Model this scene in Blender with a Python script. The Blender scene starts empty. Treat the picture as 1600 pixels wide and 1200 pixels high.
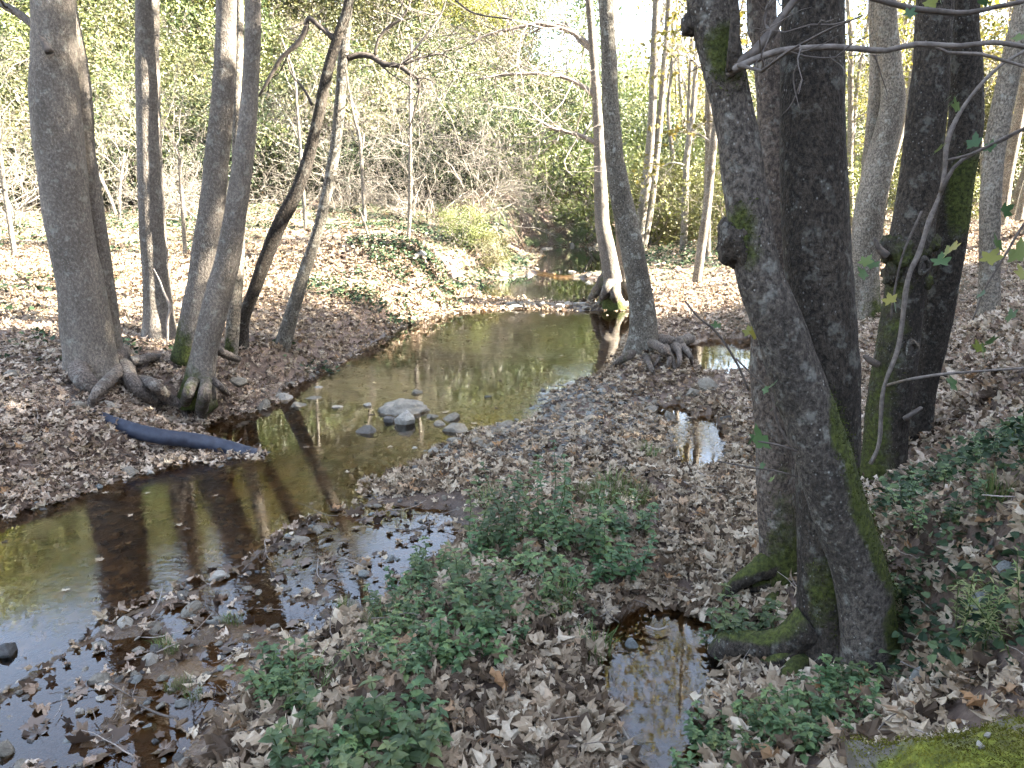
import bpy, math, random
import numpy as np
from mathutils import Vector

random.seed(7)
RNG = np.random.default_rng(7)
S = bpy.context.scene
COL = S.collection

# ------------------------------------------------------------------ camera
CAM_H = 2.3
PITCH = math.radians(14.4)
HFOV = math.radians(67.0)
cam_d = bpy.data.cameras.new("camera")
cam = bpy.data.objects.new("camera", cam_d)
COL.objects.link(cam)
cam.location = (0, 0, CAM_H)
cam.rotation_euler = (math.pi / 2 - PITCH, 0, 0)
cam_d.sensor_width = 36
cam_d.lens = 18 / math.tan(HFOV / 2)
cam_d.clip_start = 0.05
cam_d.clip_end = 600
S.camera = cam

# ------------------------------------------------------------------ sky and sun
SUN_AZ = math.radians(97)      # clockwise from +Y (into the picture) towards +X
SUN_EL = math.radians(33)
world = bpy.data.worlds.new("World")
S.world = world
world.use_nodes = True
wn = world.node_tree
bg = wn.nodes["Background"]
sky = wn.nodes.new("ShaderNodeTexSky")
sky.sky_type = 'NISHITA'
sky.sun_disc = False
sky.sun_elevation = SUN_EL
sky.sun_rotation = SUN_AZ
sky.air_density = 1.0
sky.dust_density = 1.5
sky.ozone_density = 1.0
soft = wn.nodes.new("ShaderNodeHueSaturation")      # thin milky veil over the blue
soft.inputs['Saturation'].default_value = .72
wn.links.new(sky.outputs[0], soft.inputs['Color'])
wn.links.new(soft.outputs[0], bg.inputs[0])
bg.inputs[1].default_value = 0.074

sun_d = bpy.data.lights.new("sun", 'SUN')
sun_d.energy = 5.0
sun_d.angle = math.radians(0.53)
sun_d.color = (1.0, 0.93, 0.80)
sun = bpy.data.objects.new("sun", sun_d)
COL.objects.link(sun)
SUNV = Vector((math.sin(SUN_AZ) * math.cos(SUN_EL), math.cos(SUN_AZ) * math.cos(SUN_EL), math.sin(SUN_EL)))
sun.rotation_euler = SUNV.to_track_quat('Z', 'Y').to_euler()
sun.location = SUNV * 60

S.view_settings.view_transform = 'Standard'
S.view_settings.look = 'None'
S.view_settings.gamma = 1.0
S.view_settings.exposure = 4.25
S.render.engine = 'CYCLES'
S.cycles.max_bounces = 5
S.cycles.diffuse_bounces = 2
S.cycles.glossy_bounces = 2
S.cycles.use_adaptive_sampling = True
S.cycles.adaptive_threshold = .03
S.cycles.use_light_tree = False
S.cycles.transmission_bounces = 3
S.cycles.transparent_max_bounces = 8
S.cycles.use_denoising = True
S.cycles.caustics_reflective = False
S.cycles.caustics_refractive = False

# ------------------------------------------------------------------ picture -> place
FPX = 800 / math.tan(HFOV / 2)
CP, SP = math.cos(PITCH), math.sin(PITCH)


def ray(u, v):
    a = (u - 800) / FPX
    b = (600 - v) / FPX
    return np.array([a, CP + b * SP, -SP + b * CP])


def G(u, v, z=0.0):
    """point of the place seen at (u, v) that stands at height z"""
    d = ray(u, v)
    t = (z - CAM_H) / d[2]
    return np.array([0, 0, CAM_H]) + d * t


def AY(u, v, y):
    """point seen at (u, v) at the distance y; also the scale metres per pixel"""
    d = ray(u, v)
    t = y / d[1]
    return np.array([0, 0, CAM_H]) + d * t, t / FPX


def in_view(p, m=0.0):
    x, y, z = p[..., 0], p[..., 1], p[..., 2] - CAM_H
    dep = y * CP - z * SP
    up = y * SP + z * CP
    u = 800 + FPX * x / np.maximum(dep, .01)
    v = 600 - FPX * up / np.maximum(dep, .01)
    return (dep > .2) & (u > -m) & (u < 1600 + m) & (v > -m) & (v < 1200 + m), u, v, dep


# ------------------------------------------------------------------ noise
def _hash(ix, iy, iz, seed):
    n = (ix * 374761393 + iy * 668265263 + iz * 2147483647 + seed * 1274126177) & 0xFFFFFFFF
    n = ((n ^ (n >> 13)) * 1274126177) & 0xFFFFFFFF
    n = ((n ^ (n >> 16)) * 2246822519) & 0xFFFFFFFF
    return ((n ^ (n >> 15)) & 0xFFFF) / 65535.0


def vnoise(p, seed=0):
    p = np.asarray(p, float)
    i = np.floor(p).astype(np.int64)
    f = p - i
    f = f * f * (3 - 2 * f)
    r = 0
    for dx in (0, 1):
        wx = f[..., 0] if dx else 1 - f[..., 0]
        for dy in (0, 1):
            wy = f[..., 1] if dy else 1 - f[..., 1]
            for dz in (0, 1):
                wz = f[..., 2] if dz else 1 - f[..., 2]
                r = r + wx * wy * wz * _hash(i[..., 0] + dx, i[..., 1] + dy, i[..., 2] + dz, seed)
    return r * 2 - 1


def fbm(p, octaves=3, seed=0):
    p = np.asarray(p, float)
    r, a, s = 0, 1.0, 0
    for o in range(octaves):
        r = r + a * vnoise(p * 2 ** o, seed + o)
        s += a
        a *= .5
    return r / s


def smooth(a, b, x):
    t = np.clip((x - a) / (b - a), 0, 1)
    return t * t * (3 - 2 * t)


# ------------------------------------------------------------------ the lie of the land
def poly(px, z=0.0):
    return np.array([G(u, v, z)[:2] for u, v in px])


STREAM = np.vstack([
    poly([(0, 805), (120, 770), (215, 738), (300, 716), (345, 722), (400, 712), (330, 690), (292, 668), (330, 655), (400, 640), (440, 625), (430, 610),
          (490, 590), (545, 560), (590, 530), (640, 505), (690, 491), (760, 485), (850, 482), (960, 484), (1015, 490),
          (985, 520), (975, 550), (950, 580), (905, 600), (860, 620), (840, 640), (845, 655), (800, 665), (740, 673), (700, 690),
          (685, 715), (640, 735), (575, 755), (585, 775), (540, 800), (470, 825), (430, 855), (370, 885), (330, 905),
          (290, 930), (215, 955), (150, 985), (100, 1030), (60, 1080), (0, 1110)]),
    np.array([[-3.2, 2.2], [-5.5, 0.5], [-8.5, -1.5], [-9.5, 1.0], [-7.0, 3.2], [-5.0, 4.6]])])
MUD = np.vstack([poly([(0, 1080), (100, 1010), (290, 925), (430, 845), (580, 780), (720, 790), (745, 830), (650, 930), (570, 990),
                       (440, 1060), (350, 1140), (320, 1200)]), np.array([[-1.6, 2.0], [-3.0, 1.4], [-4.0, 1.6]])])
POOLS = [(poly([(935, 985), (1000, 945), (1060, 955), (1125, 980), (1145, 1010), (1130, 1060), (1100, 1120), (1105, 1200), (1070, 1260), (980, 1260), (950, 1120), (930, 1050)]), 0.0, .07, .10),
         (poly([(1045, 660), (1120, 645), (1140, 690), (1122, 745), (1060, 742), (1050, 700)]), 0.0, .07, .12),
         (poly([(1060, 545), (1110, 530), (1180, 528), (1220, 570), (1170, 596), (1100, 594)]), 0.0, .08, .15),
         (poly([(1005, 640), (1060, 630), (1085, 652), (1045, 662)]), 0.0, .05, .1),
         (poly([(920, 436), (952, 450), (938, 471), (880, 473), (820, 466), (760, 466), (735, 450), (790, 434), (840, 426)], .05), .05, .05, .4),
         (poly([(830, 420), (850, 398), (840, 388), (900, 384), (945, 390), (952, 412), (935, 424), (880, 430)], .11), .11, .045, .5)]


def signed(p, pg):
    x, y = p[:, 0], p[:, 1]
    d = np.full(len(p), 1e9)
    ins = np.zeros(len(p), bool)
    n = len(pg)
    for i in range(n):
        a, b = pg[i], pg[(i + 1) % n]
        e = b - a
        t = np.clip(((x - a[0]) * e[0] + (y - a[1]) * e[1]) / (e @ e), 0, 1)
        d = np.minimum(d, (x - a[0] - t * e[0]) ** 2 + (y - a[1] - t * e[1]) ** 2)
        c = ((a[1] > y) != (b[1] > y)) & (x < e[0] * (y - a[1]) / (e[1] + 1e-12) + a[0])
        ins ^= c
    d = np.sqrt(d)
    return np.where(ins, -d, d)


CTRL_PX = [(800, 1190, .13), (500, 1190, .14), (300, 1190, .03), (50, 1190, .0), (200, 1080, .0), (400, 950, .0), (560, 860, .0),
           (450, 1080, .14), (600, 1020, .2), (800, 950, .22), (900, 850, .17), (800, 800, .13), (760, 720, .10), (900, 680, .16),
           (850, 650, .06), (950, 620, .12), (720, 705, .06), (640, 790, .05), (480, 860, .04), (300, 960, .03), (1000, 760, .16),
           (1000, 850, .13), (1150, 800, .2), (1120, 900, .1), (900, 1000, .12), (870, 1150, .14), (1020, 1060, .02), (1150, 1080, .15),
           (1000, 940, .05), (1085, 690, .02), (1040, 640, .02), (1130, 560, .02), (1100, 620, .1), (1150, 660, .16), (1030, 600, .11),
           (1010, 550, .22), (1055, 480, .12), (1100, 450, .22), (1150, 420, .28), (1290, 1035, .16), (1200, 930, .17), (1230, 1130, .22),
           (1400, 1080, .27), (1500, 1000, .5), (1590, 1000, .75), (1450, 780, .5), (1590, 850, .95), (1590, 700, 1.1), (1500, 620, .8),
           (1590, 560, 1.15), (1500, 520, .9), (1590, 480, 1.25), (1440, 480, .75), (1380, 440, .55), (1390, 740, .38),
           (0, 795, .05), (100, 762, .05), (200, 715, .09), (130, 665, .33), (0, 730, .2), (0, 650, .45), (140, 585, .52), (0, 580, .6),
           (0, 500, .75), (0, 420, .9), (0, 385, 1.05), (250, 530, .55), (312, 590, .38), (310, 640, .12), (390, 615, .12), (378, 540, .45),
           (445, 533, .38), (500, 570, .1), (560, 520, .15), (250, 430, .75), (400, 440, .65), (500, 470, .5), (600, 470, .42),
           (640, 492, .12), (700, 468, .07), (600, 358, 1.25), (560, 385, 1.15), (655, 392, 1.05), (690, 415, .7), (500, 385, 1.0), (480, 345, 1.25),
           (300, 345, 1.35), (100, 345, 1.35), (640, 312, 1.8), (740, 440, .16), (800, 446, .05), (880, 435, .06), (900, 400, .1), (800, 410, .2), (760, 400, .4), (780, 350, 1.3), (960, 440, .08), (870, 370, .5), (1000, 400, .25)]
CTRL_W = [(-30, 20, 4), (-20, 22, 2.0), (-14, 26, 1.9), (-8, 28, 2.2), (-1, 29, 2.0), (4, 31, 1.2), (-25, 31, 8), (-12, 36, 8), (-3, 38, 6.5),
          (4, 41, 3.0), (-20, 45, 15), (-5, 50, 11), (9, 50, 2.5), (15, 40, 1.6), (25, 40, 2.5), (20, 25, 1.8), (30, 30, 3.5), (40, 60, 5),
          (0, 70, 9), (-40, 60, 20), (10, 30, 1.0), (7, 22, .6), (10, 16, 1.4), (7, 11, 1.2), (6, 14, .7),
          (7, 6, 2.2), (9, 4, 3.6), (12, 2, 5.5), (12, 10, 2.6), (16, 12, 3.2), (20, 4, 9), (26, 0, 13), (24, -12, 14), (12, -12, 8), (5, -6, 2.6),  # unseen ridge at the right, raised to help shade the near ground
          (0, -3, .7), (-5, -6, .3), (-2, 0.5, .12), (0, 1.2, .16), (1.2, 1.3, .4), (3, 1.5, 1.5), (5, 2, 2.2), (-9, -8, .8), (-14, -4, 1.2), (-10, 7, .7), (-15, 12, 1.2), (-22, 8, 2),
          (-30, -20, 5), (0, -30, 9), (40, -40, 16), (60, 10, 16), (90, 90, 16), (-90, 90, 26), (-90, -90, 18), (90, -90, 24), (0, 110, 12)]
_c = np.array([list(G(u, v, z)[:2]) + [z] for u, v, z in CTRL_PX] + [list(c) for c in CTRL_W], float)
_D = np.sqrt(((_c[:, None, :2] - _c[None, :, :2]) ** 2).sum(-1) + 0.02)
_W = np.linalg.solve(_D + np.eye(len(_c)) * 1e-3, _c[:, 2])


def ground(p):
    """height of the ground, and how wet it is, at p (n, 2)"""
    p = np.asarray(p, float).reshape(-1, 2)
    z = np.zeros(len(p))
    for k in range(0, len(p), 40000):
        q = p[k:k + 40000]
        z[k:k + 40000] = np.sqrt(((q[:, None] - _c[None, :, :2]) ** 2).sum(-1) + 0.02) @ _W
    p3 = np.c_[p, np.zeros(len(p))]
    near = smooth(30, 12, np.hypot(p[:, 0], p[:, 1]))
    n1 = fbm(p3 / .9, 3, 11)
    n2 = fbm(p3 / .16, 3, 21)
    far = smooth(25, 60, np.hypot(p[:, 0], p[:, 1]))
    lip = smooth(.5, 1.0, n1 + .3 * n2)
    z = np.maximum(z, .03)
    z = z + near * (.035 * n1 + .014 * n2) + far * 1.2 * fbm(p3 / 9, 3, 5) + .05 * (1 - near) * n1
    sm = signed(p, MUD)
    m = smooth(.12, -.18, sm)
    z = z * (1 - m) + m * (-.008 + .020 * n1 + .024 * n2)
    sd = signed(p, STREAM) + .07 * n1 + .03 * n2
    lift = np.maximum(z, .012 + .01 * n2)
    z = np.where(m > .5, z, np.where(sd > 0, lift * smooth(-.05, .5, sd) + .004, z))
    z = np.where((sd < 0) & (m < .5) | (sd < -.12), -(.02 + .17 * smooth(0, 1.1, -sd)) + .02 * n2 + .03 * n1 * smooth(0, .6, -sd), z)
    wet = np.maximum(m, smooth(.12, -.02, sd))
    inpool = np.zeros(len(p), bool)
    for pg, lev, dep, w in POOLS:
        d = signed(p, pg) + .05 * n1 + .02 * n2
        zkeep = z
        w1 = 1 - (smooth(.1, .6, d) if lev == 0 else smooth(.3, 1.1, d))
        if lev > 0:
            z = np.where((d > 0) & (d < 1.1), (lev + .012 + .012 * n1) * w1 + z * (1 - w1), z)
        bank = np.where((d < .6) & (m < .5) & ((sd > 0) | (lev > 0)), np.maximum(z, lev + .008) * w1 * smooth(-.6, .6, d) + lev * w1 * (1 - smooth(-.6, .6, d)) + .006 * w1 + z * (1 - w1), z)
        z = np.where(d > 0, bank, lev - dep * smooth(0, w, -d) - .012 + .006 * n2)
        z = np.where(inpool & (d > 0), zkeep, z)
        inpool |= d < .05
        wet = np.maximum(wet, smooth(.10, 0, d))
    return z, wet


def gz(x, y):
    return float(ground(np.array([[x, y]]))[0][0])


# ------------------------------------------------------------------ material helper
class Mat:
    def __init__(self, name):
        self.m = bpy.data.materials.new(name)
        self.m.use_nodes = True
        self.t = self.m.node_tree
        self.b = self.t.nodes["Principled BSDF"]
        self.out = self.t.nodes["Material Output"]

    def n(self, typ, **kw):
        nd = self.t.nodes.new(typ)
        for k, v in kw.items():
            if k.startswith('i_'):
                key = k[2:]
                key = int(key) if key.isdigit() else key.replace('_', ' ')
                self.put(nd.inputs[key], v)
            else:
                setattr(nd, k, v)
        return nd

    def put(self, sock, v):
        if hasattr(v, 'links') and hasattr(v, 'is_output'):
            self.t.links.new(v, sock)
        elif isinstance(v, bpy.types.Node):
            self.t.links.new(v.outputs[0], sock)
        else:
            sock.default_value = v

    def set(self, **kw):
        for k, v in kw.items():
            self.put(self.b.inputs[k.replace('_', ' ')], v)
        return self

    def coord(self, scale=(1, 1, 1), kind='Object', off=None):
        tc = self.n('ShaderNodeTexCoord')
        mp = self.n('ShaderNodeMapping', i_Vector=tc.outputs[kind], i_Scale=scale)
        if off is not None:
            self.put(mp.inputs['Location'], off)
        return mp.outputs[0]

    def noise(self, vec, scale, detail=4, rough=.55, dist=0):
        return self.n('ShaderNodeTexNoise', i_Vector=vec, i_Scale=scale, i_Detail=detail, i_Roughness=rough, i_Distortion=dist).outputs[0]

    def ramp(self, fac, stops, interp='LINEAR'):
        r = self.n('ShaderNodeValToRGB', i_Fac=fac)
        r.color_ramp.interpolation = interp
        el = r.color_ramp.elements
        while len(el) < len(stops):
            el.new(.5)
        for e, (pos, c) in zip(el, stops):
            e.position = pos
            e.color = (*c, 1) if isinstance(c, (tuple, list)) else (c, c, c, 1)
        return r.outputs[0]

    def mix(self, fac, a, b, blend='MIX'):
        x = self.n('ShaderNodeMix', data_type='RGBA', blend_type=blend)
        self.put(x.inputs[0], fac)
        for s, v in ((6, a), (7, b)):
            if isinstance(v, tuple):
                v = (*v, 1) if len(v) == 3 else v
            self.put(x.inputs[s], v)
        return x.outputs[2]

    def math(self, op, a, b=0.0, c=0.0, clamp=False):
        x = self.n('ShaderNodeMath', operation=op, use_clamp=clamp)
        self.put(x.inputs[0], a)
        self.put(x.inputs[1], b)
        self.put(x.inputs[2], c)
        return x.outputs[0]

    def attr(self, name, out='Fac', kind='GEOMETRY'):
        return self.n('ShaderNodeAttribute', attribute_name=name, attribute_type=kind).outputs[out]

    def bump(self, h, strength=.5, dist=.02, normal=None):
        b = self.n('ShaderNodeBump', i_Height=h, i_Strength=strength, i_Distance=dist)
        if normal is not None:
            self.put(b.inputs['Normal'], normal)
        return b.outputs[0]

    def rand(self):
        return self.n('ShaderNodeObjectInfo').outputs['Random']


M = {}


def ground_material():
    m = Mat('soil')
    v = m.coord()
    wet = m.attr('wet')
    green = m.attr('green')
    n1 = m.noise(v, 3.0, 4)
    n2 = m.noise(v, 26, 5)
    c = m.ramp(n1, [(.3, (.055, .036, .026)), (.5, (.10, .068, .05)), (.7, (.16, .115, .088))])
    c2 = m.ramp(n2, [(.3, (.05, .033, .024)), (.55, (.12, .085, .064)), (.75, (.22, .17, .135))])
    c = m.mix(.55, c, c2)
    g = m.ramp(n2, [(.3, (.035, .055, .018)), (.7, (.11, .15, .05))])
    c = m.mix(m.math('MULTIPLY', green, m.ramp(m.noise(v, 1.3, 4), [(.42, 0.0), (.6, .9)])), c, g)
    dark = m.mix(1.0, c, (.30, .28, .27), 'MULTIPLY')
    # silt and orange-brown staining of the bed
    silt = m.ramp(m.noise(v, 1.1, 5), [(.35, (.02, .012, .007)), (.55, (.075, .043, .018)), (.7, (.16, .095, .04))])
    dark = m.mix(.65, dark, silt)
    c = m.mix(wet, c, dark)
    m.set(Base_Color=c, Roughness=m.math('MULTIPLY_ADD', wet, -.62, .92), Specular_IOR_Level=.45)
    m.set(Normal=m.bump(m.noise(v, 40, 3), .55, .025))
    return m.m


def leaf_material(name, stops, trans=.15, rough=.75, gloss=.25, kind='rand', hue=.0, vein=True):
    m = Mat(name)
    r = m.rand() if kind == 'rand' else m.attr('rnd')
    c = m.ramp(r, stops)
    v = m.coord((1, 1, 1))
    if vein:
        c = m.mix(m.math('MULTIPLY', m.noise(v, 9, 2), .55), c, (.05, .032, .022))
    if kind != 'rand':
        h = m.n('ShaderNodeHueSaturation', i_Color=c)
        m.put(h.inputs['Hue'], m.math('MULTIPLY_ADD', m.rand(), .05 + hue, .475 - hue / 2))
        m.put(h.inputs['Value'], m.math('MULTIPLY_ADD', m.rand(), .5, .75))
        c = h.outputs[0]
    m.set(Base_Color=c, Roughness=rough, Specular_IOR_Level=gloss)
    if trans > 0:
        t = m.n('ShaderNodeBsdfTranslucent', i_Color=c)
        x = m.n('ShaderNodeMixShader', i_0=trans, i_1=m.b.outputs[0], i_2=t.outputs[0])
        m.t.links.new(x.outputs[0], m.out.inputs[0])
    return m.m


def bark_material(name, lo, hi, spot=(.36, .34, .30), spots=.45, lichen=.25, stretch=.35, rough=.85, moss_c=((.018, .024, .006), (.075, .085, .018))):
    m = Mat(name)
    v = m.coord()
    vs = m.coord((1, 1, stretch))
    big = m.noise(vs, 3.2, 5)
    fine = m.noise(m.coord((1, 1, .7)), 55, 5, .75)
    c = m.mix(m.ramp(big, [(.35, 0.0), (.65, 1.0)]), lo, hi)
    c = m.mix(m.ramp(fine, [(.40, rough), (.55, 0.0)]), c, tuple(x * .35 for x in lo))
    c = m.mix(m.ramp(fine, [(.55, 0.0), (.72, .6)]), c, tuple(min(x * 1.9, .5) for x in hi))
    # pale lenticels and lichen flecks
    vo = m.n('ShaderNodeTexVoronoi', i_Vector=m.coord((1, 1, .8)), i_Scale=46)
    sp = m.ramp(vo.outputs['Distance'], [(.10, 1.0), (.22, 0.0)])
    sp = m.math('MULTIPLY', sp, m.ramp(m.noise(v, 7, 3), [(.45, 0.0), (.6, spots)]))
    c = m.mix(sp, c, spot)
    li = m.math('MULTIPLY', m.ramp(m.noise(v, 11, 3, .7), [(.56, 0.0), (.66, 1.0)]), lichen)
    c = m.mix(li, c, (.38, .38, .33))
    # moss where the builder grew it
    mo = m.attr('moss')
    mn = m.noise(v, 9, 4, .7)
    mf = m.ramp(m.math('ADD', m.math('MULTIPLY', mo, 1.15), m.math('MULTIPLY_ADD', mn, .9, -.62)), [(.32, 0.0), (.58, 1.0)])
    mc = m.mix(m.ramp(m.noise(v, 45, 4), [(.35, 0.0), (.7, 1.0)]), moss_c[0], moss_c[1])
    c = m.mix(mf, c, mc)
    m.set(Base_Color=c, Roughness=.88, Specular_IOR_Level=.25)
    m.set(Normal=m.bump(m.noise(m.coord((1, 1, .7)), 55, 3, .7), 1.0, .018))
    return m.m


def stone_material(name, lo, hi, moss=0.0):
    m = Mat(name)
    v = m.coord()
    n1 = m.noise(v, 3.5, 6, .6)
    n2 = m.noise(v, 28, 6, .7)
    c = m.mix(m.ramp(n1, [(.35, 0.0), (.65, 1.0)]), lo, hi)
    c = m.mix(m.ramp(n2, [(.35, .6), (.6, 0.0)]), c, tuple(x * .45 for x in lo))
    c = m.mix(m.math('MULTIPLY', m.rand(), .45), c, (.20, .175, .14))
    if moss:
        mf = m.ramp(m.noise(v, 3.2, 6, .62), [(.44, 0.0), (.52, moss)])
        mc = m.ramp(m.noise(v, 30, 5, .7), [(.32, (.03, .034, .006)), (.5, (.10, .115, .012)), (.68, (.22, .24, .03))])
        mc = m.mix(m.ramp(m.noise(v, 5, 3), [(.4, .7), (.62, 0.0)]), mc, (.095, .07, .02))
        c = m.mix(mf, c, mc)
    m.set(Base_Color=c, Roughness=.85, Specular_IOR_Level=.3)
    m.set(Normal=m.bump(m.math('ADD', n2, m.math('MULTIPLY', m.noise(v, 90, 4), .6)), .7, .012))
    return m.m


def water_material(name, tint, ripple=1.0):
    m = Mat(name)
    t = m.t
    v = m.coord()
    vs = m.coord((1.0, 2.2, 1))
    w = m.noise(vs, 13, 3, .5, .6)
    w2 = m.noise(vs, 42, 2, .5)
    w3 = m.noise(v, 2.2, 3)
    amp = m.ramp(m.noise(v, .6, 2), [(.47, .05), (.68, 1.0)])
    h = m.math('MULTIPLY', m.math('ADD', m.math('ADD', w, m.math('MULTIPLY', w2, .25)), m.math('MULTIPLY', w3, .8)), amp)
    nm = m.bump(h, .10 * ripple, .02)
    gl = m.n('ShaderNodeBsdfGlossy', i_Roughness=.008, i_Normal=nm)
    gl.inputs['Color'].default_value = (1, 1, 1, 1)
    tr = m.n('ShaderNodeBsdfTransparent')
    tr.inputs['Color'].default_value = (*tint, 1)
    fr = m.n('ShaderNodeFresnel', i_IOR=1.55, i_Normal=nm)
    x = m.n('ShaderNodeMixShader', i_0=fr.outputs[0], i_1=tr.outputs[0], i_2=gl.outputs[0])
    t.links.new(x.outputs[0], m.out.inputs[0])
    return m.m


def plain(name, lo, hi, scale=20, rough=.7, bump=.3, spec=.3):
    m = Mat(name)
    v = m.coord()
    n = m.noise(v, scale, 5, .6)
    m.set(Base_Color=m.mix(m.ramp(n, [(.35, 0.0), (.65, 1.0)]), lo, hi), Roughness=rough, Specular_IOR_Level=spec)
    m.set(Normal=m.bump(n, bump, .01))
    return m.m


M['soil'] = ground_material()
LIT = [(0, (.04, .027, .017)), (.20, (.14, .098, .062)), (.40, (.29, .217, .142)), (.68, (.46, .372, .262)), (.9, (.60, .51, .385)), (1, (.36, .20, .09))]
M['litter'] = leaf_material('dry_leaf', LIT, .12)
M['litter_wet'] = leaf_material('wet_leaf', [(0, (.025, .016, .011)), (.5, (.07, .045, .03)), (.85, (.13, .09, .062)), (1, (.22, .17, .13))], 0.0, .3, .5)
M['litter_pink'] = leaf_material('russet_leaf', [(0, (.08, .05, .038)), (.2, (.27, .19, .135)), (.55, (.51, .40, .30)), (1, (.66, .555, .44))], .12)
M['green_leaf'] = leaf_material('green_leaf', [(0, (.02, .042, .016)), (.45, (.052, .092, .036)), (.8, (.11, .155, .055)), (1, (.19, .215, .07))], .2, .55, .4, 'attr', vein=False)
M['grass'] = leaf_material('grass_blade', [(0, (.05, .075, .02)), (.6, (.10, .14, .04)), (1, (.22, .2, .09))], .25, .6, .3, 'attr', vein=False)
M['ivy'] = leaf_material('ivy_leaf', [(0, (.012, .026, .013)), (.6, (.03, .055, .024)), (1, (.10, .14, .06))], .15, .65, .25, 'rand', vein=False)
M['shrub'] = leaf_material('shrub_leaf', [(0, (.016, .024, .008)), (.45, (.065, .08, .026)), (.8, (.19, .188, .066)), (1, (.35, .335, .14))], .16, .42, .5, 'attr', .02, vein=False)
M['shrub_dark'] = leaf_material('dark_leaf', [(0, (.008, .012, .004)), (.6, (.022, .03, .01)), (1, (.07, .08, .03))], .1, .55, .3, 'attr', .01, vein=False)  # shrub leaves with the shade of the hollow put into their colour
M['shrub_yellow'] = leaf_material('yellow_green_leaf', [(0, (.055, .066, .018)), (.5, (.135, .145, .04)), (1, (.27, .265, .10))], .25, .55, .4, 'attr', .01, vein=False)
M['crown'] = leaf_material('autumn_leaf', [(0, (.07, .07, .012)), (.5, (.16, .145, .03)), (1, (.28, .23, .06))], .4, .6, .3, 'attr', .02, vein=False)
M['plane_green'] = leaf_material('plane_leaf_green', [(0, (.035, .075, .028)), (.6, (.07, .12, .04)), (.85, (.15, .165, .035)), (1, (.24, .2, .04))], .3, .5, .4, 'rand', vein=False)
M['bark_grey'] = bark_material('bark_grey', (.105, .089, .072), (.185, .158, .13), rough=.55)
M['bark_dark'] = bark_material('bark_dark', (.022, .017, .0125), (.056, .045, .034), spot=(.26, .25, .23), spots=.5, lichen=.15)
M['moss_dark'] = leaf_material('trunk_moss_frond', [(0, (.012, .013, .004)), (.5, (.04, .046, .009)), (1, (.10, .11, .02))], .2, .85, .15, 'attr', vein=False)
M['bark_brown'] = bark_material('bark_brown', (.06, .046, .036), (.13, .102, .08), spots=.4)
M['bark_mid'] = bark_material('bark_mid', (.042, .035, .028), (.095, .08, .065), spot=(.3, .29, .26), spots=.7, lichen=.25)
M['bark_pale'] = bark_material('bark_pale', (.13, .11, .085), (.26, .225, .18), spots=.3, lichen=.4)
M['bark_spotted'] = bark_material('bark_spotted', (.088, .076, .060), (.16, .142, .113), spot=(.5, .48, .43), spots=.9, lichen=.5)
M['twig'] = plain('twig', (.15, .12, .10), (.30, .26, .22), 30)
M['twig_mid'] = plain('twig_mid', (.075, .062, .052), (.16, .135, .115), 30)
M['twig_dark'] = plain('twig_dark', (.045, .036, .03), (.10, .082, .068), 30)
M['twig_pale'] = plain('twig_pale', (.15, .13, .105), (.30, .265, .22), 30)
M['root'] = bark_material('root_bark', (.075, .06, .05), (.17, .14, .115), spots=.2)
M['stone'] = stone_material('stone', (.145, .13, .103), (.30, .272, .22))
M['stone_pale'] = stone_material('stone_pale', (.31, .288, .245), (.49, .46, .40))
M['boulder'] = stone_material('boulder_stone', (.19, .175, .145), (.34, .315, .265))
M['stone_dark'] = stone_material('stone_dark', (.045, .045, .046), (.11, .11, .11))
M['slate'] = stone_material('slate', (.16, .175, .17), (.24, .26, .25))
M['mossy'] = stone_material('mossy_stone', (.035, .032, .026), (.105, .095, .078), 1.0)
M['water'] = water_material('stream_water', (.88, .69, .43))
M['pipe'] = plain('pipe_plastic', (.011, .015, .028), (.026, .032, .05), 14, .55, .25, .4)


# ------------------------------------------------------------------ mesh helper
class MB:
    def __init__(self):
        self.V, self.T, self.Q, self.A, self.n = [], [], [], [], 0

    def add(self, v, tris=None, quads=None, a=0.0):
        v = np.asarray(v, float).reshape(-1, 3)
        if tris is not None and len(tris):
            self.T.append(np.asarray(tris, np.int64).reshape(-1, 3) + self.n)
        if quads is not None and len(quads):
            self.Q.append(np.asarray(quads, np.int64).reshape(-1, 4) + self.n)
        self.V.append(v)
        self.A.append(np.broadcast_to(np.asarray(a, float), (len(v),)))
        self.n += len(v)

    def mesh(self, name, mat, attr=None, smooth_=True, org=None):
        V = np.concatenate(self.V)
        if org is not None:
            V = V - np.asarray(org)
        me = bpy.data.meshes.new(name)
        T = np.concatenate(self.T) if self.T else np.zeros((0, 3), np.int64)
        Q = np.concatenate(self.Q) if self.Q else np.zeros((0, 4), np.int64)
        me.vertices.add(len(V))
        me.vertices.foreach_set('co', V.ravel())
        me.loops.add(T.size + Q.size)
        me.loops.foreach_set('vertex_index', np.r_[T.ravel(), Q.ravel()].astype(np.int32))
        me.polygons.add(len(T) + len(Q))
        me.polygons.foreach_set('loop_start', np.r_[np.arange(len(T)) * 3, T.size + np.arange(len(Q)) * 4].astype(np.int32))
        me.polygons.foreach_set('use_smooth', np.full(len(T) + len(Q), smooth_))
        if attr:
            at = me.attributes.new(attr, 'FLOAT', 'POINT')
            at.data.foreach_set('value', np.concatenate(self.A).astype(np.float32))
        me.update()
        me.validate()
        if mat:
            me.materials.append(mat)
        return me


def link(name, me, parent=None, loc=(0, 0, 0)):
    o = bpy.data.objects.new(name, me)
    COL.objects.link(o)
    o.location = loc
    if parent is not None:
        o.parent = parent
    return o


def tag(o, label=None, cat=None, group=None, kind=None):
    for k, v in (('label', label), ('category', cat), ('group', group), ('kind', kind)):
        if v:
            o[k] = v
    return o


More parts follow.
